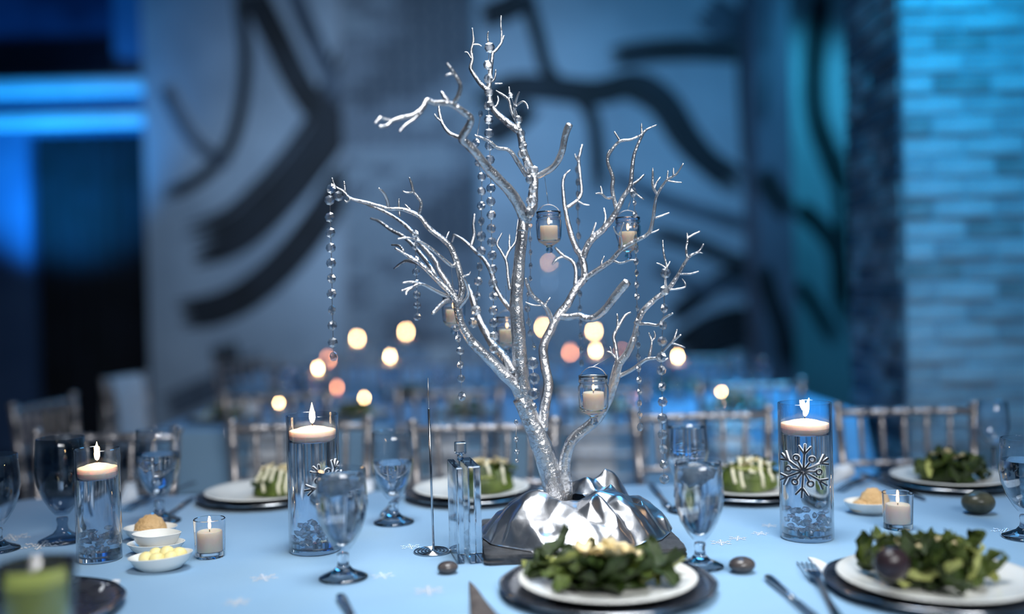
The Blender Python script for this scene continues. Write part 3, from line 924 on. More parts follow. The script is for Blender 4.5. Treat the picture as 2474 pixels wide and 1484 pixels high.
for f in F2:
    cx_ = sum(V2[i].x for i in f) / 3; cy_ = sum(V2[i].y for i in f) / 3
    if ((cx_ - H0) / HX) ** 2 + (cy_ / HY) ** 2 > 0.93: keep.append(tuple(f))
hm = {}
for v in range(len(V2)):
    best = min(range(len(pts)), key=lambda k: (pts[k][0] - V2[v].x) ** 2 + (pts[k][1] - V2[v].y) ** 2)
    hm[v] = hgt_[best]
bmf = bmesh.new()
bv = [bmf.verts.new((V2[i].x, V2[i].y, hm[i])) for i in range(len(V2))]
for f in keep:
    try: bmf.faces.new([bv[i] for i in f])
    except ValueError: pass
for v in list(bmf.verts):
    if not v.link_faces: bmf.verts.remove(v)
bmesh.ops.recalc_face_normals(bmf, faces=bmf.faces[:])
for it in range(3):
    bmesh.ops.subdivide_edges(bmf, edges=bmf.edges[:], cuts=1, use_grid_fill=True)
    inner_v = [v for v in bmf.verts if not v.is_boundary]
    bmesh.ops.smooth_vert(bmf, verts=inner_v, factor=0.22 if it == 0 else 0.3, use_axis_x=True, use_axis_y=True, use_axis_z=True)
for v in bmf.verts:
    if not v.is_boundary:
        v.co.z += 0.0022 * noise.noise(v.co * 60) + 0.003 * noise.noise(Vector((v.co.x * 28, v.co.y * 28, 5)))
    v.co.z = max(v.co.z, 0.0015 if abs(v.co.x) < 0.186 and abs(v.co.y) < 0.15 else -0.008)
if sum(f.normal.z for f in bmf.faces) < 0: bmesh.ops.reverse_faces(bmf, faces=bmf.faces[:])
me_f = bpy.data.meshes.new('foil_wrap'); bmf.to_mesh(me_f); bmf.free()
me_f.polygons.foreach_set('use_smooth', [True] * len(me_f.polygons))
foil = link('foil_wrap', me_f, M['foil'], None, fo)
tag(foil, 'crumpled shiny silver lame fabric gathered around the tree base', 'foil')

# ------------------------------------------------------------------ crystal garlands
bead = MB()
nb_ = 8
ro, ri, hh, ht = 1.0, 0.52, 0.10, 0.42
vs = []
for s in (-1, 1):
    vs += [(math.cos(2 * math.pi * k / nb_ + 0.39) * ri, s * ht, math.sin(2 * math.pi * k / nb_ + 0.39) * ri) for k in range(nb_)]
    vs += [(math.cos(2 * math.pi * k / nb_) * ro, s * hh, math.sin(2 * math.pi * k / nb_) * ro) for k in range(nb_)]
fs = []
for s, b in ((-1, 0), (1, 16)):
    inner = list(range(b, b + 8)); outer = list(range(b + 8, b + 16))
    fs.append(tuple(inner) if s < 0 else tuple(reversed(inner)))
    for k in range(8):
        j = (k + 1) % 8
        t1 = (inner[k], outer[k], outer[j]); t2 = (inner[k], outer[j], inner[j])
        fs += [t1, t2] if s < 0 else [t1[::-1], t2[::-1]]
for k in range(8):
    j = (k + 1) % 8
    fs.append((8 + k, 24 + k, 24 + j, 8 + j))
bm_ = bmesh.new()
me_bead = MB().add(vs, fs).mesh('crystal_bead', False)
bm_.from_mesh(me_bead); bmesh.ops.recalc_face_normals(bm_, faces=bm_.faces[:]); bm_.to_mesh(me_bead); bm_.free()
me_bead.materials.append(M['crystal'])


def garland(pts, wpx, label, d=None, spin=(-0.5, 0.5), dd=0.0, tail=False):
    if d is None: d = near_depth(*pts[0][:2])
    d -= 0.012
    top = at(pts[0][0], pts[0][1], d)
    t = thing('crystal_garland', label, 'garland', top, 0, 'crystal garlands on the silver tree')
    W = []
    for i, p in enumerate(pts):
        dep = d + dd * i / max(1, len(pts) - 1)
        q = at(p[0], p[1], dep) - top
        r = (p[2] if len(p) > 2 else wpx) * dep / FPX / 2
        W.append(q)
        link('crystal', me_bead, None, t, q, (rng.uniform(-0.12, 0.12), rng.uniform(-0.2, 0.2), rng.uniform(*spin)), (r, r, r))
    e = W[-1] - Vector((0, 0, 0.006)) if len(W) > 1 else W[-1]
    if len(W) > 1:
        obj('wire', MB().tube([w_ + Vector((0, 0.0045, 0)) for w_ in W[:-1]] + [W[-1] + Vector((0, 0.0045, 0))], 0.0006, 5), M['wire'], t)
    return t


garland([(818, 474), (800, 456), (796, 484), (797, 525), (798, 562), (799, 599), (800, 636), (801, 673), (801, 710), (802, 750), (803, 787), (804, 828), (806, 862)], 25, 'long crystal garland hanging clear from the lowest branch tip beside bare wall', None, (-0.7, 0.7))
garland([(1183, 115, 26), (1179, 157), (1180, 190), (1181, 222), (1180, 255), (1181, 289), (1181, 322), (1183, 352, 25), (1184, 386), (1185, 420), (1186, 455), (1186, 487), (1187, 520), (1187, 552), (1188, 585), (1189, 617), (1190, 650), (1191, 684), (1192, 716), (1192, 750), (1193, 780), (1194, 812), (1194, 843)], 24, 'longest crystal garland falling from the top of the tree', DT - 0.05, (-0.4, 0.4))
garland([(1161, 275, 16), (1150, 345), (1156, 392), (1164, 427), (1164, 462), (1163, 497), (1163, 535), (1163, 571, 26), (1162, 607, 25), (1159, 645), (1155, 680), (1153, 715), (1150, 750, 26), (1144, 780, 26)], 22, 'crystal garland hanging close beside the longest one', DT + 0.03, (-0.9, 0.9))
garland([(1234, 230, 14), (1244, 258, 14), (1253, 289, 20), (1260, 322, 22), (1264, 352, 22), (1262, 372, 24), (1274, 398, 22), (1290, 412, 24), (1280, 434, 22), (1288, 455, 24), (1284, 485, 28), (1280, 515, 26)], 22, 'crystal garland wound around the upper stem', DT - 0.06, (-0.6, 0.6))
garland([(1281, 545), (1281, 578), (1282, 610), (1282, 642), (1281, 674), (1276, 712), (1274, 745, 20), (1278, 778, 22), (1281, 806, 22), (1290, 838, 18)], 15, 'short crystal garland hanging against the middle stem', DT + 0.045, (0.7, 1.2))
garland([(1286, 878, 31), (1290, 915, 30), (1289, 952, 30), (1284, 984, 28)], 30, 'four large crystals hanging in front of the trunk fork', DT - 0.085, (-0.3, 0.3))
garland([(1397, 382, 14), (1394, 410), (1396, 440), (1397, 470), (1396, 500), (1397, 535), (1398, 570), (1398, 605), (1399, 640), (1400, 675), (1401, 710), (1401, 745), (1403, 780), (1403, 812), (1404, 845), (1405, 878)], 19, 'slim turned crystal garland hanging through the forked side limb', DT + 0.07, (0.85, 1.25))
garland([(1530, 465, 26), (1533, 490, 16), (1534, 518), (1535, 546), (1536, 575), (1537, 604), (1537, 632), (1538, 660), (1538, 688), (1539, 716), (1540, 745), (1541, 775), (1541, 805), (1542, 834), (1542, 862), (1543, 890), (1544, 918), (1545, 946), (1545, 975), (1546, 1003), (1547, 1032, 22)], 19, 'long turned crystal garland hanging past the jar with a wire bail', DT - 0.06, (0.7, 1.15))
garland([(1608, 660, 26), (1606, 702), (1605, 745), (1602, 785), (1600, 825), (1598, 862), (1598, 895), (1600, 934), (1601, 971), (1600, 1011), (1601, 1050), (1602, 1085), (1604, 1121), (1605, 1158)], 25, 'crystal garland hanging lowest towards the tall water glass', None, (-0.7, 0.7))
garland([(1003, 565), (1003, 595), (1004, 628), (1005, 657), (1006, 685), (1007, 712), (1008, 738), (1008, 766)], 20, 'short crystal garland among the tangled twigs', None, (-0.5, 0.5))
garland([(1103, 792), (1107, 818), (1112, 848), (1112, 882), (1114, 915), (1116, 958, 24)], 20, 'short crystal garland above the clear acrylic block', None, (-0.6, 0.9))
garland([(1247, 1020, 12), (1247, 1062), (1249, 1092), (1249, 1113, 12)], 15, 'tiny crystal drop hanging beside the trunk', DT - 0.03, (0.3, 1.0))

# ------------------------------------------------------------------ flames, candles, glass ware
def lathe_mesh(name, prof, m, n=32, angle=None):
    me = MB().lathe(prof, n).mesh(name, True, angle)
    me.materials.append(m)
    return me


FL = [(0, 0), (0.0026, 0.002), (0.0042, 0.007), (0.0044, 0.011), (0.0034, 0.017), (0.0018, 0.023), (0.0006, 0.028), (0, 0.030)]
me_flame = lathe_mesh('flame', FL, M['flame'], 10)
me_flame_low = lathe_mesh('flame', FL, M['flame_low'], 10)
me_wick = lathe_mesh('wick', [(0, -0.003), (0.0008, -0.003), (0.0008, 0.006), (0, 0.006)], M['wick'], 6)


def candle(name, loc, r, h, label, group, dome=0.0, low=False, fs=1.0, lit=True, lean=0.0):
    t = thing(name, label, 'candle', loc, 0, group)
    if dome:
        prof = [(0, 0.0), (r * 0.86, 0.0), (r * 0.95, h * 0.12), (r, h * 0.3), (r, h * 0.95), (r * 0.985, h), (r * 0.93, h * 1.01), (r * 0.9, h * 0.99), (r * 0.55, h + dome * 0.6), (r * 0.12, h + dome), (0, h + dome)]
        top = h + dome
    else:
        prof = [(0, 0.0), (r * 0.97, 0), (r, h * 0.05), (r, h * 0.94), (r * 0.96, h), (r * 0.6, h - 0.0015), (0, h - 0.002)]
        top = h - 0.002
    obj('wax', MB().lathe(prof, 32), M['wax'], t, angle=50)
    wk = link('wick', me_wick, None, t, (0, 0, top))
    if lit: link('flame', me_flame_low if low else me_flame, None, wk, (0, 0, 0.0045), (0, lean, 0), (fs, fs, fs))
    return t


# hanging candle jars in the tree
def hanging_jar(px, py, wpx, label, clabel, d, taper=1.0, tilt=0.0, wire_to=None):
    r = wpx / 2 * d / FPX
    base = at(px, py, d)
    t = thing('hanging_candle_jar', label, 'candle jar', base, 0, 'glass candle jars hanging in the tree')
    k = r / 0.03
    prof = [(0, -0.020), (0.006, -0.018), (0.0085, -0.013), (0.006, -0.007), (0.0075, -0.003), (0.014, 0.001), (0.024, 0.007), (0.0285 * taper, 0.016), (0.030, 0.040), (0.030, 0.056), (0.0275, 0.060), (0.0268, 0.063), (0.0292, 0.066), (0.0292, 0.069), (0.0268, 0.071), (0.0290, 0.074), (0.0290, 0.078),
            (0.0272, 0.078), (0.0255, 0.071), (0.0255, 0.061), (0.0280, 0.054), (0.0280, 0.040), (0.0265 * taper, 0.018), (0.022, 0.010), (0, 0.008)]
    jr = obj('jar', MB().lathe([(a * k, z * k) for a, z in prof], 28), M['rglass'], t)
    ring = [(math.cos(a) * 0.0275 * k, math.sin(a) * 0.0275 * k, 0.0645 * k) for a in [2 * math.pi * i / 24 for i in range(24)]]
    obj('neck_wire', MB().tube(ring, 0.0009, 5, closed=True), M['wire'], jr)
    arc = []
    for i in range(13):
        a = math.pi * i / 12
        arc.append((math.cos(a) * 0.0285 * k, 0, (0.0645 + 0.030 * math.sin(a)) * k))
    obj('bail', MB().tube(arc, 0.0007, 5), M['wire'], t)
    if wire_to:
        q = at(wire_to[0], wire_to[1], near_depth(*wire_to)) - base
        obj('hanger', MB().tube([(0, 0, 0.0945 * k), q], 0.0005, 5), M['wire'], t)
    candle('hanging_candle', base + Vector((0, 0, 0.0085 * k)), 0.0205 * k, 0.036 * k, clabel, 'candles in the hanging jars', fs=0.55)


hanging_jar(1327, 592, 62, 'clear jar with candle hanging beside the upper stem', 'ivory candle in the jar beside the upper stem', DT + 0.03, wire_to=(1316, 428))
hanging_jar(1518, 606, 62, 'tapered jar with candle behind the spreading side branches', 'ivory candle in the tapered jar behind the branches', DT + 0.05, 0.8, wire_to=(1540, 432))
hanging_jar(1435, 1003, 74, 'clear jar with candle hanging lowest in the curve of the limb', 'ivory candle in the lowest hanging jar', DT - 0.10, wire_to=(1478, 860))
hanging_jar(1097, 790, 56, 'jar with candle half hidden behind the thick leaning limb', 'ivory candle half hidden behind the leaning limb', DT + 0.13, wire_to=(1090, 640))
hanging_jar(1226, 838, 56, 'jar with candle tucked behind the central stem', 'ivory candle tucked behind the central stem', DT + 0.15, wire_to=(1222, 690))

# ================================================================== CYLINDER VASES WITH FLOATING CANDLES
rc = random.Random(21)
bmx = bmesh.new()
bmesh.ops.create_icosphere(bmx, subdivisions=1, radius=1.0)
for v in bmx.verts:
    v.co = v.co * rc.uniform(0.7, 1.1)
me_chip = bpy.data.meshes.new('ice_chip'); bmx.to_mesh(me_chip); bmx.free(); me_chip.materials.append(M['chip'])


def cylinder_vase(base, r, h, label, wl, clabel, chips=0, chiplabel='', group=None, fs=1.0, low=False, cr_=0.97, flame_lean=0.0, glass='rglass', ch=0.020, n=40, water=True):
    t = thing('cylinder_vase', label, 'vase', base, 0, group)
    tk = 0.0028
    prof = [(0, 0.0), (r - 0.002, 0.0), (r, 0.003), (r, h - 0.0015), (r - tk / 2, h), (r - tk, h - 0.0015), (r - tk, 0.012), (r - tk - 0.004, 0.009), (0, 0.009)]
    obj('glass_wall', MB().lathe(prof[1:8], n), M['glass'], t, angle=40)
    obj('glass_base', MB().lathe([(0, 0.0002), (r - 0.0035, 0.0002), (r - tk - 0.0006, 0.002), (r - tk - 0.0006, 0.0086), (0, 0.0086)], n), M['rglass'], t, angle=40)
    if water:
        rw = r - tk - 0.0004
        rcand = (r - tk - 0.0012) * cr_; cz = wl - ch * 0.55
        obj('water', MB().lathe([(0, 0.0096), (rw - 0.003, 0.0096), (rw, 0.0125), (rw, wl), (rcand + 0.0005, wl), (rcand + 0.0005, cz - 0.0006), (0, cz - 0.0006)], n), M['water'], t, angle=40)
    candle('floating_candle', base + Vector((0, 0, cz)), rcand, ch, clabel, 'floating candles', dome=ch * 0.42, low=low, fs=fs, lean=flame_lean)
    for k in range(chips):
        a = rc.uniform(0, 6.28); q = math.sqrt(rc.random()) * (r - tk - 0.011)
        lay = k / chips
        z = 0.017 + 0.048 * lay * (0.75 + 0.25 * rc.random())
        s = rc.uniform(0.0055, 0.0085)
        o = link('ice_chip', me_chip, None, None, base + Vector((math.cos(a) * q, math.sin(a) * q, z)), (rc.uniform(0, 6), rc.uniform(0, 6), rc.uniform(0, 6)), (s, s, s * 0.8))
        tag(o, chiplabel, 'ice chip', 'acrylic ice chips in the vases')
    return t


VR, VL, VS = on(1950, 1299, TZ), on(762, 1330, TZ), on(241, 1352, TZ)
for v in (VR, VL, VS): v.z = TZ + 0.0008
cylinder_vase(VR, 0.0515, 0.266, 'tall glass cylinder vase with whole snowflake facing out', 0.216, 'floating candle in the vase with the whole snowflake', 42, 'clear acrylic ice chip in the vase with the whole snowflake', fs=1.25, flame_lean=0.25)
cylinder_vase(VL, 0.0505, 0.266, 'tall glass cylinder vase behind the front water goblet', 0.226, 'floating candle in the vase behind the front goblet', 42, 'clear acrylic ice chip in the vase behind the front goblet', fs=1.35)
cylinder_vase(VS, 0.0415, 0.213, 'small glass cylinder vase beside the stacked butter dishes', 0.168, 'floating candle in the small vase beside the butter dishes', 36, 'clear acrylic ice chip in the small vase', fs=1.2)


def snowflake(vc, r, px, py, size, rotz, label, spin=0.1):
    """pewter snowflake with frosted edge wrapped on the front of a vase"""
    c = at_y(px, py, vc.y - r)
    a0 = math.atan2(c.y - vc.y, c.x - vc.x) + rotz
    t = thing('snowflake_ornament', label, 'snowflake', (vc.x, vc.y, c.z), 0, 'snowflakes on the vases')
    segs = []
    for k in range(6):
        a = k * math.pi / 3 + spin
        u = Vector((math.cos(a), math.sin(a)))
        segs.append([(0, 0), tuple(u * 1.0)])
        for s in (-1, 1):
            for (st, ln) in ((0.62, 0.36),):
                b = a + s * 0.62
                segs.append([tuple(u * st), tuple(u * st + Vector((math.cos(b), math.sin(b))) * ln)])
        b = a + math.pi / 6
        w_ = Vector((math.cos(b), math.sin(b)))
        segs.append([(0, 0), tuple(w_ * 0.42)])
        segs.append([tuple(w_ * 0.52 + Vector((math.cos(q), math.sin(q))) * 0.10) for q in [2 * math.pi * i / 10 for i in range(11)]])

    def wrap(p, off):
        ang = a0 + p[0] * size / r
        return Vector((math.cos(ang) * (r + off), math.sin(ang) * (r + off), p[1] * size))
    mf, mp = MB(), MB()
    for sg in segs:
        P = []
        for (p, q) in zip(sg, sg[1:]):
            for i in range(5): P.append((p[0] + (q[0] - p[0]) * i / 5, p[1] + (q[1] - p[1]) * i / 5))
        P.append(sg[-1])
        mf.tube([wrap(p, 0.0032) for p in P], 0.0029, 6)
        mp.tube([wrap(p, 0.0052) for p in P], 0.0019, 6)
    obj('frosted_edge', mf, M['flakewhite'], t)
    obj('pewter_inlay', mp, M['pewter'], t)
    return t


snowflake(VR, 0.0515, 1941, 1138, 0.052, 0.0, 'pewter snowflake with frosted edge facing out on the tall vase', 0.45)
snowflake(VL, 0.0505, 800, 1172, 0.048, 0.1, 'pewter snowflake half hidden behind the front water goblet', 0.2)

# ================================================================== VOTIVES
def votive(base, r, h, label, clabel, group, fs=0.7, low=False, n=28, glass='rglass'):
    t = thing('votive_holder', label, 'candle holder', base, 0, group)
    prof = [(0, 0), (r * 0.9, 0), (r * 0.93, 0.002), (r, h - 0.001), (r - 0.001, h), (r - 0.0025, h - 0.001), (r * 0.93 - 0.003, 0.011), (0, 0.010)]
    obj('glass', MB().lathe(prof, n), M[glass], t, angle=40)
    candle('votive_candle', base + Vector((0, 0, 0.0118)), r * 0.78, h * 0.52, clabel, 'votive candles', fs=fs, low=low)
    return t


v1, v2 = on(508, 1345, TZ), on(2170, 1277, TZ)
for v in (v1, v2): v.z = TZ + 0.0006
votive(v1, 0.0300, 0.073, 'small clear votive glass beside the butter dishes', 'lit votive candle in glass beside the butter dishes', 'votives on the silver tree table')
votive(v2, 0.0305, 0.073, 'small clear votive glass in front of the tan spread dish', 'lit votive candle in front of the tan spread dish', 'votives on the silver tree table')

# ================================================================== GOBLETS
GOB = [(0, 0), (0.0415, 0.0), (0.043, 0.0015), (0.0415, 0.004), (0.030, 0.0085), (0.017, 0.015), (0.0105, 0.023), (0.009, 0.032), (0.0105, 0.040), (0.0095, 0.044), (0.0125, 0.050), (0.022, 0.062), (0.034, 0.083), (0.0425, 0.108), (0.0455, 0.130), (0.0448, 0.150), (0.0430, 0.172), (0.0418, 0.192), (0.0410, 0.1925),
       (0.0402, 0.191), (0.0412, 0.172), (0.0430, 0.150), (0.0437, 0.130), (0.0408, 0.109), (0.0322, 0.085), (0.0205, 0.066), (0.010, 0.058), (0, 0.057)]
INN = [(0.0402, 0.191), (0.0412, 0.172), (0.0430, 0.150), (0.0437, 0.130), (0.0408, 0.109), (0.0322, 0.085), (0.0205, 0.066), (0.010, 0.058), (0, 0.057)]
WIN = [(0, 0), (0.032, 0.0), (0.033, 0.0015), (0.026, 0.005), (0.010, 0.010), (0.0042, 0.020), (0.0038, 0.085), (0.007, 0.092), (0.020, 0.100), (0.032, 0.114), (0.038, 0.135), (0.0375, 0.160), (0.034, 0.198), (0.0334, 0.1985),
       (0.0328, 0.197), (0.0362, 0.160), (0.0367, 0.136), (0.031, 0.116), (0.019, 0.1025), (0, 0.098)]


def goblet(base, label, fill=0.18, s=1.0, group='water goblets on the silver tree table', ice=False, glass='rglass', n=40, prof=GOB):
    base = Vector((base.x, base.y, TZ + 0.0006))
    t = thing('water_goblet' if prof is GOB else 'wine_glass', label, 'goblet' if prof is GOB else 'wine glass', base, 0, group)
    cut = 0.047 if prof is GOB else 0.0885
    lo_ = [(a, z) for a, z in prof[:len(prof) // 2 + 3] if z <= cut and prof.index((a, z)) < len(prof) // 2 + 3]
    hi_ = [(a, z) for a, z in prof if z > cut]
    lo_ = lo_ + [(0, lo_[-1][1])]
    bw = obj('bowl', MB().lathe([(a * s, z * s) for a, z in hi_], n), M['glass'] if glass == 'rglass' else M[glass], t)
    obj('stem', MB().lathe([(a * s, z * s) for a, z in lo_], n), M['smoke'] if glass == 'smoke' else (M['rglass'] if glass == 'rglass' else M['glass']), t)
    if fill:
        P = []
        for (a, z), (a2, z2) in zip(INN, INN[1:]):
            if z <= fill: P.append((a, z))
            elif z2 < fill:
                f = (z - fill) / (z - z2)
                P.append((a + (a2 - a) * f, fill))
        P.append(INN[-1])
        P = [(0, P[0][1])] + [(max(0, a - 0.0004) if a else 0, z + 0.0004 * (i > 0)) for i, (a, z) in enumerate(P)]
        P.reverse()
        obj('water', MB().lathe([(a * s, z * s) for a, z in P], n), M['water'], t, angle=50)
    if ice:
        rr = random.Random(5)
        for k in range(7):
            a = rr.uniform(0, 6.28); q = rr.uniform(0.0, 0.024)
            e = rr.uniform(0.009, 0.012)
            o = obj('ice_cube', MB().bbox((-e, -e, -e), (e, e, e), 0.003), M['icy'], t, (math.cos(a) * q * s, math.sin(a) * q * s, (fill - 0.006 - 0.016 * rr.random()) * s), (rr.uniform(0, 3), rr.uniform(0, 3), rr.uniform(0, 3)))
    return t


goblet(on(830, 1398, TZ), 'iced water goblet filled to the brim before the snowflake vase', 0.181, 1.0, ice=True)
goblet(on(1692, 1370, TZ), 'full water goblet standing by the slate slab corner', 0.186, 0.97, ice=True)
goblet(on(952, 1264, TZ), 'half full water goblet beside the spiral wire stand', 0.128, 1.03)
goblet(on(386, 1262, TZ), 'half full goblet with a bright waterline behind the tan spread', 0.140, 1.09)
goblet(on(152, 1308, TZ), 'dark empty goblet behind the small cylinder vase', 0, 1.12, glass='smoke')  # grey tinted glass gives this goblet its dark tone
goblet(on(1662, 1236, TZ), 'tall water glass behind the lowest crystal garland', 0.176, 1.07)
wg = at(2402, 1170, 2.485)
goblet(wg, 'clear wine glass behind the leafy salad', 0, 1.0, None, prof=WIN)
goblet(on(2478, 1300, TZ), 'water goblet standing beyond the tall salad beside the olive stone', 0.15, 1.0)
goblet(on(-6, 1330, TZ), 'water goblet by the table end beside the dark goblet', 0.0, 1.0)

# tumbler of green drink
gd = at(92, 1560, 1.30); gd.z = TZ + 0.0006
t = thing('drink_tumbler', 'tall tumbler of cloudy yellow green drink', 'glass', gd)
pg = [(0, 0), (0.036, 0), (0.038, 0.003), (0.050, 0.150), (0.0488, 0.1515), (0.0475, 0.150), (0.0360, 0.012), (0, 0.011)]
obj('glass', MB().lathe(pg, 36), M['rglass'], t, angle=40)
obj('drink', MB().lathe([(0, 0.0115), (0.0352, 0.0125), (0.0450, 0.128), (0, 0.129)], 36), M['drink'], t, angle=40)

# ================================================================== PLATES, CHARGERS, SALADS
CH = [(0, 0.0), (0.105, 0.0), (0.118, 0.002), (0.150, 0.010), (0.166, 0.013), (0.168, 0.0145), (0.166, 0.0155), (0.150, 0.0135), (0.118, 0.006), (0.104, 0.0045), (0, 0.0045)]
PL = [(0, 0.0), (0.075, 0.0), (0.080, 0.002), (0.100, 0.007), (0.132, 0.0145), (0.141, 0.0175), (0.1425, 0.0195), (0.140, 0.0205), (0.130, 0.018), (0.100, 0.0105), (0.082, 0.006), (0.074, 0.0045), (0, 0.0045)]
me_charger = lathe_mesh('charger_plate', CH, M['charger'], 56)
me_plate = lathe_mesh('dinner_plate', PL, M['china'], 56)
me_rim = MB().lathe([(0.166 + 0.0022 * math.cos(a), 0.0148 + 0.0022 * math.sin(a)) for a in [2 * math.pi * i / 8 for i in range(9)]], 72, wob=lambda a, z, r: 1 + 0.006 * math.sin(a * 60)).mesh('beaded_rim')
me_rim.materials.append(M['steel'])


def setting(c, who, sc=1.0, sp=1.0, group='place settings', cg='chargers', pgp='dinner plates', tier=0.0):
    c = Vector((c.x, c.y, TZ + 0.0006))
    t = thing('charger_plate', 'dark pewter charger under ' + who, 'charger', c, 0, cg)
    t.scale = (sc, sc, 1)
    link('plate_body', me_charger, None, t); link('beaded_rim', me_rim, None, t)
    p = link('dinner_plate', me_plate, None, None, c + Vector((0, 0, 0.0056)), None, (sp, sp, 1))
    tag(p, 'white plate under ' + who, 'plate', pgp)
    return c + Vector((0, 0, 0.0056 + 0.0052))


def leaf_mesh(seed, L=1.0, W=0.6, curl=0.5, ruffle=0.16):
    rr = random.Random(seed)
    nu, nv = 10, 8
    vs, fs = [], []
    ph = rr.uniform(0, 6)
    for i in range(nu + 1):
        u = i / nu
        wd = W * (math.sin(math.pi * min(1, u * 0.86 + 0.10)) ** 0.7)
        for j in range(nv + 1):
            v = j / nv * 2 - 1
            z = curl * (u - 0.4) ** 2 - 0.10 * (1 - abs(v)) + 0.18 * v * v
            z += ruffle * abs(v) ** 1.5 * math.sin(u * 15 + ph + 2.5 * v) + 0.05 * noise.noise(Vector((u * 5 + seed, v * 4, 0)))
            vs.append((L * u - L / 2, v * wd / 2 * (1 + 0.12 * math.sin(u * 21 + ph)), z * 0.5))
    for i in range(nu):
        for j in range(nv):
            a = i * (nv + 1) + j
            fs.append((a, a + nv + 1, a + nv + 2, a + 1))
    # closed underside
    n0 = len(vs)
    vs2 = [(x, y, z - 0.02) for x, y, z in vs]
    f2 = [tuple(n0 + q for q in reversed(f)) for f in fs]
    return vs + vs2, fs + f2


LEAF = {}
for k, key in enumerate(('leaf1', 'leaf2', 'leaf3')):
    for s in range(3):
        vs, fs = leaf_mesh(10 * k + s, 1.0, (0.62, 0.7, 0.34)[k], (0.6, 0.9, 0.5)[k], (0.2, 0.24, 0.1)[k])
        me = MB().add(vs, fs).mesh('lettuce_leaf'); me.materials.append(M[key]); LEAF[(key, s)] = me
vs, fs = leaf_mesh(77, 1.0, 0.5, 0.5, 0.08)
me_cheese = MB().add(vs, fs).mesh('parmesan_shaving'); me_cheese.materials.append(M['cheese'])


def plate_z(x, y):
    return max(0.0, (math.hypot(x, y) - 0.072) * 0.24) + 0.0012


def settle(o, off=Vector((0, 0, 0)), rz=0.0):
    """lift a leaf until it clears the plate under it"""
    Mx = Matrix.LocRotScale(o.location, o.rotation_euler, o.scale)
    Rz = Matrix.Rotation(rz, 4, 'Z')
    need = 0.0
    for v in o.data.vertices:
        p = Mx @ v.co; w_ = Rz @ p
        need = max(need, plate_z(w_.x + off.x, w_.y + off.y) - p.z)
    if need > 0: o.location.z += need
    return o


def salad(c, rx, ry, h, n, label, seed, cheese=6, kinds=('leaf1', 'leaf1', 'leaf2', 'leaf2', 'leaf3'), ls=0.055, name='leaf_salad', group='salads', rz=0.0, off=Vector((0, 0, 0)), asp=1.0, ck=0.7, flat=0.0, tl=0.4, cz=0.004, zs=1.0):
    rr = random.Random(seed)
    t = thing(name, label, 'salad', c, rz, group)
    core = MB().lathe([(0, 0.0), (0.8, 0.0), (0.82, 0.2), (0.66, 0.5), (0.38, 0.74), (0, 0.80)], 20, wob=lambda a, z, r: 1 + 0.16 * math.sin(3 * a + seed + z * 4) + 0.08 * math.sin(7 * a + z * 9))
    for v in core.v: v.x *= rx * 0.76; v.y *= ry * 0.76; v.z = v.z * h * 0.8 + plate_z(v.x + off.x, v.y + off.y)
    obj('leaf_heart', core, M['leaf2'], t)
    for k in range(n):
        f = (k + 0.5) / n
        a = k * 2.399 + rr.uniform(-0.3, 0.3)
        el = f
        q = math.sqrt(max(0, 1 - el ** 1.6)) * rr.uniform(0.72, 0.98)
        p = Vector((math.cos(a) * rx * q, math.sin(a) * ry * q, 0.008 + h * el * 0.86))
        kd = rr.choice(kinds)
        if el > 0.5 and kd == 'leaf3' : kd = 'leaf1'
        s = ls * rr.uniform(0.75, 1.2)
        out = Vector((math.cos(a) * (1 - el), math.sin(a) * (1 - el), 0.25 + el + flat))
        qn = out.to_track_quat('Z', 'X').to_euler()
        settle(link('lettuce_leaf', LEAF[(kd, rr.randrange(3))], None, t, p, (qn.x + rr.uniform(-tl, tl), qn.y + rr.uniform(-tl, tl), rr.uniform(0, 6.28)), (s, s * asp, s * zs)), off)
    for k in range(cheese):
        a = rr.uniform(0, 6.28); q = rr.uniform(0, 0.55)
        link('parmesan_shaving', me_cheese, None, t, (math.cos(a) * rx * q, math.sin(a) * ry * q, h * (0.98 - 0.25 * q) + cz), (rr.uniform(-0.5, 0.5), rr.uniform(-0.5, 0.5), rr.uniform(0, 6.28)), (ls * ck,) * 3)
    return t


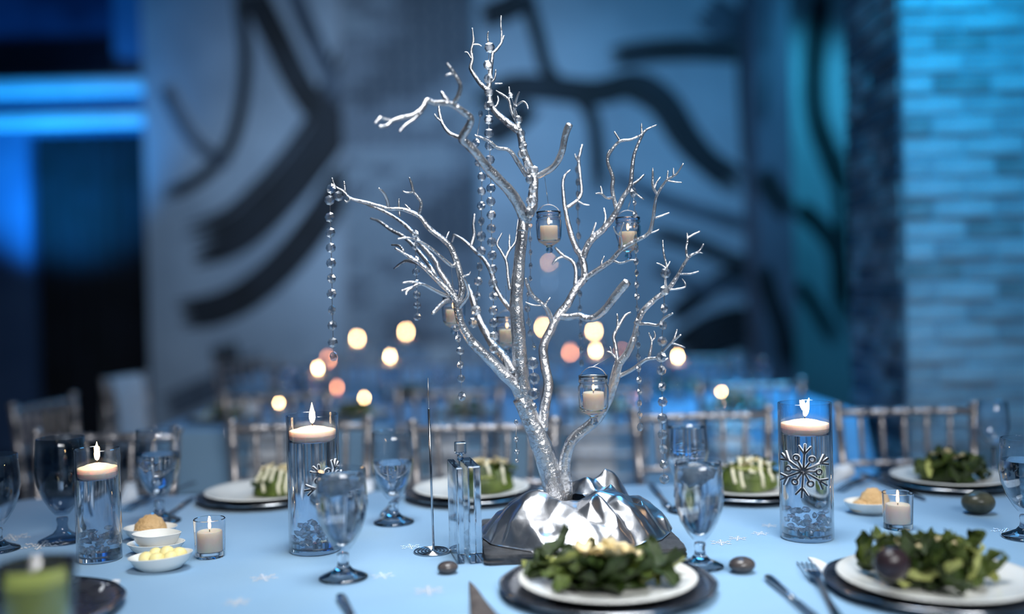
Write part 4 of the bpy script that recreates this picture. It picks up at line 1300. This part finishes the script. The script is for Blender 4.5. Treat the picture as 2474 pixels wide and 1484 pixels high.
def romaine(c, L, W, H, rz, label, seed, drips=5, crumb=6, group='romaine wedges', off=Vector((0.035, 0, 0))):
    """half romaine head: long ribbed body, overlapping leaves, creamy dressing running down the side"""
    rr = random.Random(seed)
    t = thing('romaine_wedge', label, 'salad', c, rz, group)

    def surf(u, a):   # u along -1..1, a 0..pi over the top
        e = max(0.0, 1 - abs(u) ** 2.4) ** 0.5
        k = 1 + 0.09 * math.sin(9 * a + seed + 3 * u) + 0.16 * noise.noise(Vector((u * 5, a * 3, seed)))
        return Vector((u * L / 2, -math.cos(a) * W / 2 * e * k, max(0.001, math.sin(a) * H * (0.08 + 0.92 * e) * k))) + Vector((0, 0, plate_z(u * L / 2 + 0.035, W / 2 * e)))
    nu, na = 18, 14
    vs = [surf(-1 + 2 * i / nu, math.pi * j / na) for i in range(nu + 1) for j in range(na + 1)]
    fs = [(i * (na + 1) + j, (i + 1) * (na + 1) + j, (i + 1) * (na + 1) + j + 1, i * (na + 1) + j + 1) for i in range(nu) for j in range(na)]
    obj('romaine_heart', MB().add(vs, fs), M['leaf1'], t)
    for k in range(11):
        u = rr.uniform(-0.8, 0.8); a = rr.uniform(0.35, 2.8)
        p = surf(u, a); s = L * rr.uniform(0.34, 0.5)
        settle(link('romaine_leaf', LEAF[(rr.choice(('leaf1', 'leaf2', 'leaf3')), rr.randrange(3))], None, t, p + Vector((0, 0, 0.002)), ((a - math.pi / 2) * 0.8, rr.uniform(-0.2, 0.2), rr.uniform(-0.25, 0.25)), (s, s * 0.55, s * 0.4)), off, rz)
    for k in range(drips):
        u = -0.7 + 1.4 * (k + 0.5) / drips + rr.uniform(-0.06, 0.06)
        a1 = rr.uniform(0.12, 0.75)
        P = [surf(u + 0.03 * math.sin(i * 0.8), 1.75 + (a1 - 1.75) * i / 9) * 1.04 for i in range(10)]
        obj('dressing_drip', MB().tube(P, [0.0042] * 7 + [0.0036, 0.004, 0.0042], 7), M['dressing'], t)
    for k in range(crumb):
        u = rr.uniform(-0.6, 0.6)
        link('parmesan_shaving', me_cheese, None, t, surf(u, rr.uniform(1.1, 2.0)) + Vector((0, 0, 0.006)), (rr.uniform(-0.5, 0.5), rr.uniform(-0.5, 0.5), rr.uniform(0, 6)), (0.034,) * 3)
    return t


GP = 'white plates on the silver tree table'; GG = 'pewter chargers on the silver tree table'
c1 = setting(on(640, 1206, TZ), 'the romaine wedge behind the votive', 0.98, 1.02, cg=GG, pgp=GP)
romaine(c1 + Vector((0.035, -0.005, 0)), 0.13, 0.085, 0.062, R(-14), 'romaine wedge with dressing behind the votive', 3)
c2 = setting(on(1140, 1200, TZ), 'the romaine wedge behind the acrylic block', 0.98, 1.0, cg=GG, pgp=GP)
romaine(c2 + Vector((0.035, 0.0, 0)), 0.14, 0.095, 0.066, R(12), 'romaine wedge with shaved cheese behind the acrylic block', 5, 3, 9)
c3 = setting(on(1808, 1194, TZ), 'the dripping romaine wedge by the whole snowflake vase', 0.98, 1.0, cg=GG, pgp=GP)
romaine(c3 + Vector((0.0, -0.005, 0)), 0.145, 0.085, 0.066, R(2), 'romaine wedge with white dressing dripping by the snowflake vase', 8, 6, 5)
c4 = setting(on(2295, 1172, TZ), 'the leafy salad by the wine glass', 0.96, 0.98, cg=GG, pgp=GP)
salad(c4, 0.095, 0.085, 0.065, 26, 'leafy green salad on plate by the wine glass', 11, 3, group='leafy salads')
c5 = setting(on(1468, 1428, TZ), 'the salad topped with shaved parmesan', 1.06, 1.03, cg=GG, pgp=GP)
salad(c5 + Vector((-0.004, -0.004, 0)), 0.115, 0.058, 0.032, 30, 'dark romaine salad topped with shaved parmesan by the slab', 4, 9, ('leaf1', 'leaf2', 'leaf2', 'leaf2', 'leaf3'), 0.115, group='leafy salads', asp=0.5, ck=0.56, flat=2.2, tl=0.24, cz=0.023, zs=0.5, off=Vector((-0.004, -0.004, 0)))
c6 = setting(on(2262, 1424, TZ), 'the tall leafy salad with a dark beet', 1.04, 1.08, cg=GG, pgp=GP)
salad(c6 + Vector((-0.01, 0.01, 0)), 0.108, 0.080, 0.060, 52, 'tall leafy salad with pale ribs before the votive', 15, 4, ('leaf1', 'leaf2', 'leaf2', 'leaf3', 'leaf3'), 0.075, group='leafy salads', asp=0.7, ck=0.5, flat=0.3, off=Vector((-0.01, 0.01, 0)))
ct = on(30, 1490, TZ); ct.z = TZ + 0.0006
t = thing('charger_plate', 'dark charger with silver rim behind the green drink', 'charger', ct, 0, GG)
link('plate_body', me_charger, None, t); link('beaded_rim', me_rim, None, t)


def pebble(px, py, rpx, d, sq, m, label, z=None, name='polished_pebble', cat='pebble', grp='pebbles'):
    r = rpx * d / FPX
    c = at(px, py, d)
    if z is not None: c.z = z + r * sq * 0.98
    mb = MB().lathe([(math.sin(math.pi * i / 12) * r, -math.cos(math.pi * i / 12) * r * sq) for i in range(13)], 24, wob=lambda a, zz, rr_: 1 + 0.06 * math.sin(2 * a + 1))
    return tag(obj(name, mb, M[m], None, c), label, cat, grp)


pb = on(1793, 1382, TZ); pebble(1793, 1382, 31, pb.y, 0.62, 'stone', 'round dark polished pebble beside the goblet foot', TZ)
pb = on(1082, 1384, TZ); pebble(1082, 1384, 24, pb.y, 0.62, 'stone', 'small dark pebble at the foot of the acrylic block', TZ)
pb = on(2364, 1240, TZ); pebble(2364, 1240, 38, pb.y, 0.72, 'olive_stone', 'large olive grey stone before the wine glass setting', TZ)
bt = pebble(2155, 1362, 42, c6.y - 0.082, 1.0, 'beet', 'dark round beet ball resting on the tall salad', None, 'beet_ball', 'beet', None)

# ================================================================== LITTLE DISHES
def dish(c, rx, ry, h, label, group='little white dishes', name='butter_dish', corner=0.0, tilt=0.0):
    def wob(a, z, r):
        return 1 + corner * (abs(math.cos(2 * a)) ** 3) * (0 if corner == 0 else 1)
    prof = [(0, 0), (0.55, 0), (0.62, 0.06), (0.84, 0.45), (1.0, 1.0), (0.965, 1.02), (0.94, 0.98), (0.78, 0.48), (0.56, 0.16), (0, 0.14)]
    mb = MB().lathe(prof, 40, wob=wob)
    for v in mb.v: v.x *= rx; v.y *= ry; v.z *= h
    o = obj(name, mb, M['china'], None, c, (0, tilt, 0), angle=60)
    return tag(o, label, 'dish', group)


def scoop(c, r, h, label, seed):
    mb = MB()
    nu, nv = 28, 14
    vs, fs = [], []
    for j in range(nv + 1):
        e = j / nv * math.pi / 2
        for i in range(nu):
            a = 2 * math.pi * i / nu
            k = 1 + 0.05 * noise.noise(Vector((math.cos(a) * 3, math.sin(a) * 3, e * 5 + seed))) + 0.025 * math.sin(e * 16 + 2 * math.sin(a))
            vs.append((math.cos(a) * math.cos(e) * r * k, math.sin(a) * math.cos(e) * r * k, math.sin(e) * h * k))
    for j in range(nv):
        for i in range(nu):
            fs.append((j * nu + i, j * nu + (i + 1) % nu, (j + 1) * nu + (i + 1) % nu, (j + 1) * nu + i))
    return tag(obj('spread_scoop', mb.add(vs, fs), M['spread'], None, c), label, 'spread', 'scoops of tan spread')


d1 = on(364, 1304, TZ); d1.z = TZ + 0.0006
dish(d1, 0.055, 0.042, 0.026, 'white dish holding the smooth tan scoop')
scoop(d1 + Vector((0, 0, 0.012)), 0.034, 0.039, 'smooth tan scoop of spread in white dish', 1)
d2 = on(378, 1338, TZ); d2.z = TZ + 0.0006
dish(d2, 0.056, 0.040, 0.022, 'low white dish under the boat shaped dish')
d2b = d2 + Vector((0.002, -0.002, 0.0105))
dish(d2b, 0.044, 0.034, 0.030, 'boat shaped white dish stacked between butter and spread', corner=0.10)
d3 = on(391, 1376, TZ); d3.z = TZ + 0.0006
dish(d3, 0.059, 0.043, 0.027, 'white dish of yellow butter balls', tilt=R(-4))
for (x, y, z) in ((-0.026, -0.006, 0.020), (-0.004, -0.014, 0.020), (0.020, -0.008, 0.021), (0.006, 0.012, 0.026), (-0.016, 0.016, 0.022), (0.030, 0.008, 0.024)):
    mb = MB().lathe([(math.sin(math.pi * i / 10) * 0.0142, -math.cos(math.pi * i / 10) * 0.0135) for i in range(11)], 20, wob=lambda a, zz, rr_: 1 + 0.03 * math.sin(3 * a))
    tag(obj('butter_ball', mb, M['butter'], None, d3 + Vector((x, y, z)), (rng.random(), rng.random(), 0)), 'round yellow butter ball in the white dish', 'butter', 'butter balls')
d4 = on(2103, 1240, TZ); d4.z = TZ + 0.0006
dish(d4, 0.056, 0.044, 0.026, 'white dish with broken tan spread behind the votive')
scoop(d4 + Vector((0.006, 0, 0.008)), 0.032, 0.046, 'rough tan scoop of spread behind the votive', 4)
scoop(d4 + Vector((-0.020, -0.004, 0.008)), 0.024, 0.022, 'low crumbled heap of tan spread behind the votive', 9)

# ================================================================== FLATWARE
def fork(p0, p1, label, group='forks on the silver tree table', s=1.0):
    p0, p1 = Vector(p0), Vector(p1)      # handle end, tine end
    L = (p1 - p0).length
    rz = math.atan2(p1.y - p0.y, p1.x - p0.x)
    t = thing('fork', label, 'fork', p0, rz, group)
    prof = [(0.0, 0.008), (0.03, 0.0105), (0.10, 0.008), (0.35, 0.0042), (0.55, 0.0036), (0.62, 0.006), (0.67, 0.0115), (0.74, 0.0122)]
    up = lambda f: 0.003 + 0.010 * max(0, math.sin((f - 0.3) * 4.2)) * (f > 0.3) * (f < 0.95)
    A, B, A2, B2 = [], [], [], []
    for f, wd in prof:
        z = up(f)
        A.append((f * L, wd, z)); B.append((f * L, -wd, z)); A2.append((f * L, wd * 0.8, z - 0.0022)); B2.append((f * L, -wd * 0.8, z - 0.0022))
    mb = MB().strip(A, B); mb.strip(B2, A2); mb.strip(A2, A); mb.strip(B, B2)
    obj('handle', mb, M['steel'], t, angle=40)
    for k in range(4):
        y = (k - 1.5) * 0.0068
        P = [(f * L, y * (1 + 0.05 * i), up(f) - 0.0010) for i, f in enumerate((0.735, 0.80, 0.88, 0.95, 1.0))]
        obj('tine', MB().tube(P, [0.0022, 0.0019, 0.0018, 0.0016, 0.0009], 6), M['steel'], t)
    return t


def knife(p0, p1, label, group='knives on the silver tree table'):
    p0, p1 = Vector(p0), Vector(p1)      # handle end, blade tip
    L = (p1 - p0).length
    rz = math.atan2(p1.y - p0.y, p1.x - p0.x)
    t = thing('table_knife', label, 'knife', p0, rz, group)
    hd = MB().tube([(f * L, 0, 0.0065) for f in (0, 0.01, 0.06, 0.2, 0.35, 0.45)], [0.004, 0.0075, 0.0085, 0.0075, 0.0060, 0.0052], 10)
    for v in hd.v: v.z = 0.0055 + (v.z - 0.0065) * 0.55
    obj('handle', hd, M['steel'], t)
    P = [(0.44, 0.0055), (0.5, 0.0085), (0.7, 0.0100), (0.9, 0.0095), (0.97, 0.006), (1.0, 0.0005)]
    mb = MB()
    A = [(f * L, wd, 0.0040) for f, wd in P]; Bq = [(f * L, -0.0065 if f < 0.97 else -0.003, 0.0060) for f, wd in P]
    A2 = [(x, y, z - 0.0012) for x, y, z in A]; B2 = [(x, y, z - 0.0022) for x, y, z in Bq]
    mb.strip(A, Bq); mb.strip(B2, A2); mb.strip(A2, A); mb.strip(Bq, B2)
    obj('blade', mb, M['steel'], t, angle=30)
    return t


def tp(px, py, dz=0.0012):
    p = on(px, py, TZ); p.z = TZ + dz
    return p


fork(tp(2040, 1520), tp(1942, 1362), 'upright tined fork beside the tall salad charger')
knife(tp(1855, 1402), tp(2000, 1530), 'table knife lying beside the upright fork')
knife(tp(822, 1448), tp(905, 1590), 'dark knife handle pointing at the front goblet foot')
fork(tp(2210, 1128), tp(2022, 1192), 'small fork beyond the whole snowflake vase')
knife(tp(1615, 1232), tp(1572, 1172), 'knife handle beside the tall water glass')
knife(tp(398, 1258), tp(470, 1205), 'knife beside the romaine wedge charger')
fork(tp(470, 1168), tp(300, 1240), 'fork behind the tan spread dish')
knife(tp(925, 1252), tp(968, 1202), 'knife behind the half full goblet')
knife(tp(2080, 1150), tp(2236, 1212), 'knife behind the rough tan spread')


# ================================================================== NAPKINS
def napkin(pts, label, m='napkin', th=0.006, lift=0.010, group='napkins on the silver tree table', z0=None):
    c = sum((Vector(p) for p in pts), Vector()) / len(pts)
    n = len(pts)
    vs, fs = [], []
    E = []
    for i in range(n):
        a, b = Vector(pts[i]), Vector(pts[(i + 1) % n])
        for k in range(6): E.append(a + (b - a) * k / 6)
    ne = len(E)
    rings = [(1.0, 0.0005), (1.0, th * 0.5), (0.985, th), (0.6, th + lift * 0.8), (0.25, th + lift)]
    for (f, z) in rings:
        for i, e in enumerate(E):
            p = c + (e - c) * f
            vs.append((p.x, p.y, p.z + z + 0.0025 * math.sin(i * 1.1) * (f < 1)))
    for k in range(len(rings) - 1):
        for i in range(ne): fs.append((k * ne + i, k * ne + (i + 1) % ne, (k + 1) * ne + (i + 1) % ne, (k + 1) * ne + i))
    fs.append(tuple(range((len(rings) - 1) * ne, len(rings) * ne)))
    fs.append(tuple(range(ne - 1, -1, -1)))
    return tag(obj('folded_napkin', MB().add(vs, fs), M[m], angle=60), label, 'napkin', group)


napkin([tp(1952, 1352), tp(2050, 1388), tp(2035, 1420), tp(2000, 1405)], 'white napkin point by the upright fork', th=0.004, lift=0.004)
napkin([tp(1133, 1408), tp(1212, 1500), tp(1165, 1560), tp(1137, 1560)], 'grey brown linen napkin by the parmesan salad charger', 'ash', 0.003, 0.003)
napkin([tp(292, 1190), tp(332, 1182), tp(334, 1210), tp(292, 1222)], 'white napkin upright behind the small cylinder vase', th=0.012, lift=0.018)
napkin([tp(860, 1172), tp(905, 1166), tp(902, 1190), tp(865, 1200)], 'white napkin beside the half full goblet', th=0.006, lift=0.012)
napkin([tp(2000, 1150), tp(2062, 1140), tp(2066, 1150), tp(2010, 1172)], 'white napkin beyond the whole snowflake vase', th=0.012, lift=0.016)
napkin([tp(212, 1432), tp(292, 1408), tp(280, 1436), tp(240, 1450)], 'small white napkin corner by the dark charger', th=0.004, lift=0.008)

# ================================================================== ACRYLIC BLOCK AND WIRE STAND
ab = on(1136, 1362, TZ); ab.z = TZ + 0.0006
t = thing('acrylic_block', 'thick clear acrylic block with small knob beside the foil', 'table sign', ab + Vector((0.0, 0.05, 0)), R(12))
obj('slab', MB().bbox((-0.012, -0.055, 0), (0.012, 0.055, 0.178), 0.0022), M['acrylic'], t, smooth=False)
obj('pane', MB().bbox((-0.034, -0.050, 0), (-0.0205, 0.055, 0.176), 0.0018), M['acrylic'], t, smooth=False)
obj('neck', MB().tube([(-0.012, 0.03, 0.1775), (-0.012, 0.03, 0.190)], 0.006, 12), M['acrylic'], t)
obj('knob', MB().bbox((-0.022, 0.018, 0.190), (-0.001, 0.040, 0.212), 0.002), M['acrylic'], t, smooth=False)

ws = on(1044, 1334, TZ); ws.z = TZ + 0.0022
t = thing('wire_stand', 'thin upright wire stand on a flat spiral base', 'card stand', ws)
sp = [(math.cos(a) * (0.003 + 0.0345 * a / 31.4), math.sin(a) * (0.003 + 0.0345 * a / 31.4), 0) for a in [i * 0.26 for i in range(121)]]
obj('spiral_base', MB().tube(sp, 0.0016, 6), M['steel'], t)
top1 = at(1036, 988, ws.y) - ws; top2 = at(1034, 914, ws.y) - ws
obj('rod', MB().tube([(0.003, 0, 0), top1], 0.0022, 8), M['steel'], t)
obj('thin_tip', MB().tube([top1, top2], 0.0010, 6), M['wire'], t)

# ================================================================== SNOWFLAKE CONFETTI
def flake_mesh():
    mb = MB()
    for k in range(6):
        a = k * math.pi / 3
        u = Vector((math.cos(a), math.sin(a), 0))
        for i in range(1, 6):
            c = u * (i / 5.0)
            mb.add(*gem(c, 0.085))
        for s in (-1, 1):
            b = a + s * 0.5
            mb.add(*gem(u * 0.55 + Vector((math.cos(b), math.sin(b), 0)) * 0.28, 0.075))
        b = a + math.pi / 6
        mb.add(*gem(Vector((math.cos(b), math.sin(b), 0)) * 0.42, 0.075))
    mb.add(*gem(Vector((0, 0, 0)), 0.1))
    for k in range(3):
        a = k * math.pi / 3
        u = Vector((math.cos(a), math.sin(a), 0)); v = Vector((-u.y, u.x, 0)) * 0.018
        mb.add([u + v, u - v, -u - v, -u + v], [(0, 1, 2, 3)])
    return mb


def gem(c, r):
    vs = [c + Vector((math.cos(q) * r, math.sin(q) * r, 0)) for q in [i * math.pi / 3 for i in range(6)]]
    vs.append(c + Vector((0, 0, r * 0.8)))
    return vs, [(i, (i + 1) % 6, 6) for i in range(6)]


me_flake = flake_mesh().mesh('snowflake_confetti', False); me_flake.materials.append(M['glitter'])
for (px, py, wpx, lab) in ((638, 1397, 66, 'glitter snowflake lying between votive and front goblet'), (574, 1456, 62, 'glitter snowflake on open cloth below the butter dishes'),
                           (1036, 1428, 74, 'glitter snowflake before the small dark pebble'), (925, 1392, 58, 'glitter snowflake beside the front goblet foot'), (992, 1322, 50, 'glitter snowflake beside the spiral base'),
                           (1630, 1312, 44, 'glitter snowflake at the slab corner'), (1742, 1312, 52, 'glitter snowflake between goblet foot and snowflake vase'), (1782, 1302, 44, 'glitter snowflake nearest the goblet row on open cloth'),
                           (1858, 1271, 38, 'glitter snowflake close to the tall vase'), (1836, 1290, 40, 'glitter snowflake just before the tall vase'), (2428, 1284, 62, 'glitter snowflake beyond the tall salad'), (2330, 1330, 50, 'glitter snowflake tucked behind the tall salad'),
                           (100, 1318, 90, 'large glitter snowflake before the dark goblet'), (30, 1300, 80, 'large glitter snowflake at the table end')):
    p = on(px, py, TZ); s = wpx * p.y / FPX / 2
    tag(link('snowflake_confetti', me_flake, None, None, (p.x, p.y, TZ + 0.0008), (0, 0, rng.uniform(0, 1)), (s, s, s * 0.6)), lab.replace('nearest the', 'next to the'), 'confetti', 'snowflake confetti on the blue cloth')

# ================================================================== THINGS ON THE FAR TABLES
GV = 'floating candle vases on the other tables'


def far_vase(px, py, y, r=0.045, h=0.25, low=False, fs=1.0, ztab=TZ, od=''):
    tb = 'the second table' if y < 5.2 else 'the third table'
    dl = ' dull orange' if low else ' bright'
    fl = at_y(px, py, y)                      # where the flame burns
    base = Vector((fl.x, y, ztab + 0.0008))
    cylinder_vase(base, r, max(0.12, fl.z - base.z + 0.03), od + dl + ' candle vase from the doorway on ' + tb, max(0.08, fl.z - base.z - 0.045), od + dl + ' floating candle from the doorway on ' + tb, 0, '', GV, fs=fs, low=low, n=20, glass='glass')


def far_votive(px, py, y, low=False, fs=1.0, od=''):
    dl = ' dull orange' if low else ' bright'
    fl = at_y(px, py, y)
    b = Vector((fl.x, y, TZ + 0.0008))
    votive(b, 0.028, 0.07, od + dl + ' votive glass from the doorway on the second table', od + dl + ' votive candle from the doorway on the second table', 'votives on the other tables', fs=fs, low=low, n=18, glass='glass')


for k, (px, py, y, low, fs) in enumerate(((768, 884, 4.35, False, 1.0), (942, 856, 4.62, False, 1.0), (1439, 842, 4.7, False, 1.0), (1637, 856, 4.5, False, 1.0))):
    far_vase(px, py, y, low=low, fs=fs, od=ORD[k])
for k, (px, py, y, low, fs) in enumerate(((863, 816, 6.45, False, 1.35), (981, 800, 6.75, False, 1.4), (1313, 789, 6.9, False, 1.4), (1435, 798, 6.6, False, 1.4))):
    far_vase(px, py, y, low=low, fs=fs, od=ORD[k])
for k, (px, py, y, low, fs) in enumerate(((793, 872, 6.35, True, 1.5), (1378, 854, 6.4, True, 1.6), (1502, 846, 6.3, True, 1.0))):
    far_vase(px, py, y, low=low, fs=fs, od=ORD[k])
for k, (px, py, y, low, fs) in enumerate(((673, 968, 4.25, False, 0.85), (880, 960, 4.3, False, 0.95), (1742, 934, 4.32, False, 0.85), (813, 888, 4.9, True, 1.0), (1523, 950, 4.25, True, 1.0))):
    far_votive(px, py, y, low, fs, ORD[k % 3])

# stand added on the third table to hold the amber flame under the upper jar
fl = at_y(1327, 632, 6.6)
b = Vector((fl.x, 6.6, TZ + 0.0008)); hgt = fl.z - b.z - 0.06
t = thing('added_candle_stand', 'added slender tall candle stand on the table by the painted wall', 'candle stand', b)
obj('foot', MB().lathe([(0, 0), (0.055, 0), (0.055, 0.004), (0.02, 0.014), (0.006, 0.03), (0, 0.03)], 24), M['steel'], t)
obj('stem', MB().tube([(0, 0, 0.02), (0, 0, hgt)], 0.005, 8), M['steel'], t)
obj('cup', MB().lathe([(0, hgt - 0.012), (0.012, hgt - 0.010), (0.030, hgt - 0.002), (0.031, hgt), (0, hgt)], 20), M['steel'], t)
candle('stand_candle', b + Vector((0, 0, hgt + 0.0005)), 0.022, 0.045, 'candle on the slender tall stand', None, fs=0.5)

# plates, salads, goblets and napkins on the second and third tables
fp = [(500, 3.99 + 0.14, -1.20), (0, 4.13, -0.66), (0, 4.13, -0.20), (0, 4.13, 0.36), (0, 4.15, 0.93)]
for k, (_, y, x) in enumerate(fp):
    nm = ORD[k] + ' salad from the doorway on the second table near side'
    c = setting(Vector((x, y, 0)), 'the ' + nm, 0.95, 0.98, cg='chargers on the second table', pgp='plates on the second table')
    salad(c, 0.09, 0.07, 0.05, 12, nm.replace('salad', 'green salad'), 30 + k, 3, ('leaf1', 'leaf3', 'leaf3'), 0.06, group='salads on the second table')
for k, (x, y) in enumerate(((-1.1, 4.84), (-0.5, 4.86), (0.15, 4.85), (0.8, 4.86))):
    nm = ORD[k] + ' salad from the doorway on the second table far side'
    c = setting(Vector((x, y, 0)), 'the ' + nm, 0.95, 0.98, cg='chargers on the second table', pgp='plates on the second table')
    salad(c, 0.09, 0.07, 0.05, 10, nm.replace('salad', 'green salad'), 50 + k, 3, ('leaf1', 'leaf3', 'leaf2'), 0.06, group='salads on the second table')
for k, (x, y) in enumerate(((-0.995, 4.40), (-0.35, 4.50), (0.08, 4.38), (0.60, 4.36), (1.1, 4.40), (-1.02, 4.62), (-0.1, 4.70), (0.56, 4.62), (1.05, 4.68))):
    goblet(Vector((x, y, 0)), ORD[k if k < 5 else k - 5] + ' water goblet from the doorway on the second table ' + ('near side' if k < 5 else 'far side'), 0.15, 1.0, 'goblets on the second table', n=20, glass='glass')
for k, (x, y) in enumerate(((-1.2, 6.5), (-0.6, 6.45), (0.0, 6.5), (0.55, 6.48), (-0.9, 6.9), (-0.3, 6.92), (0.44, 6.95))):
    goblet(Vector((x, y, 0)), ORD[k if k < 4 else k - 4] + ' water goblet from the doorway on the third table ' + ('near side' if k < 4 else 'far side'), 0.15, 1.0, 'goblets on the third table', n=16, glass='glass')
for (x, y, k) in ((-1.22, 4.50, 0), (-0.24, 4.64, 1), (0.28, 4.60, 2), (1.02, 4.52, 3)):
    a = 0.07
    napkin([Vector((x - a, y - a * 0.6, TZ)), Vector((x + a, y - a * 0.6, TZ)), Vector((x + a * 0.5, y + a * 0.6, TZ)), Vector((x - a * 0.5, y + a * 0.6, TZ))], ORD[k] + ' folded white napkin from the doorway on the second table', th=0.02, lift=0.05, group='napkins on the second table')
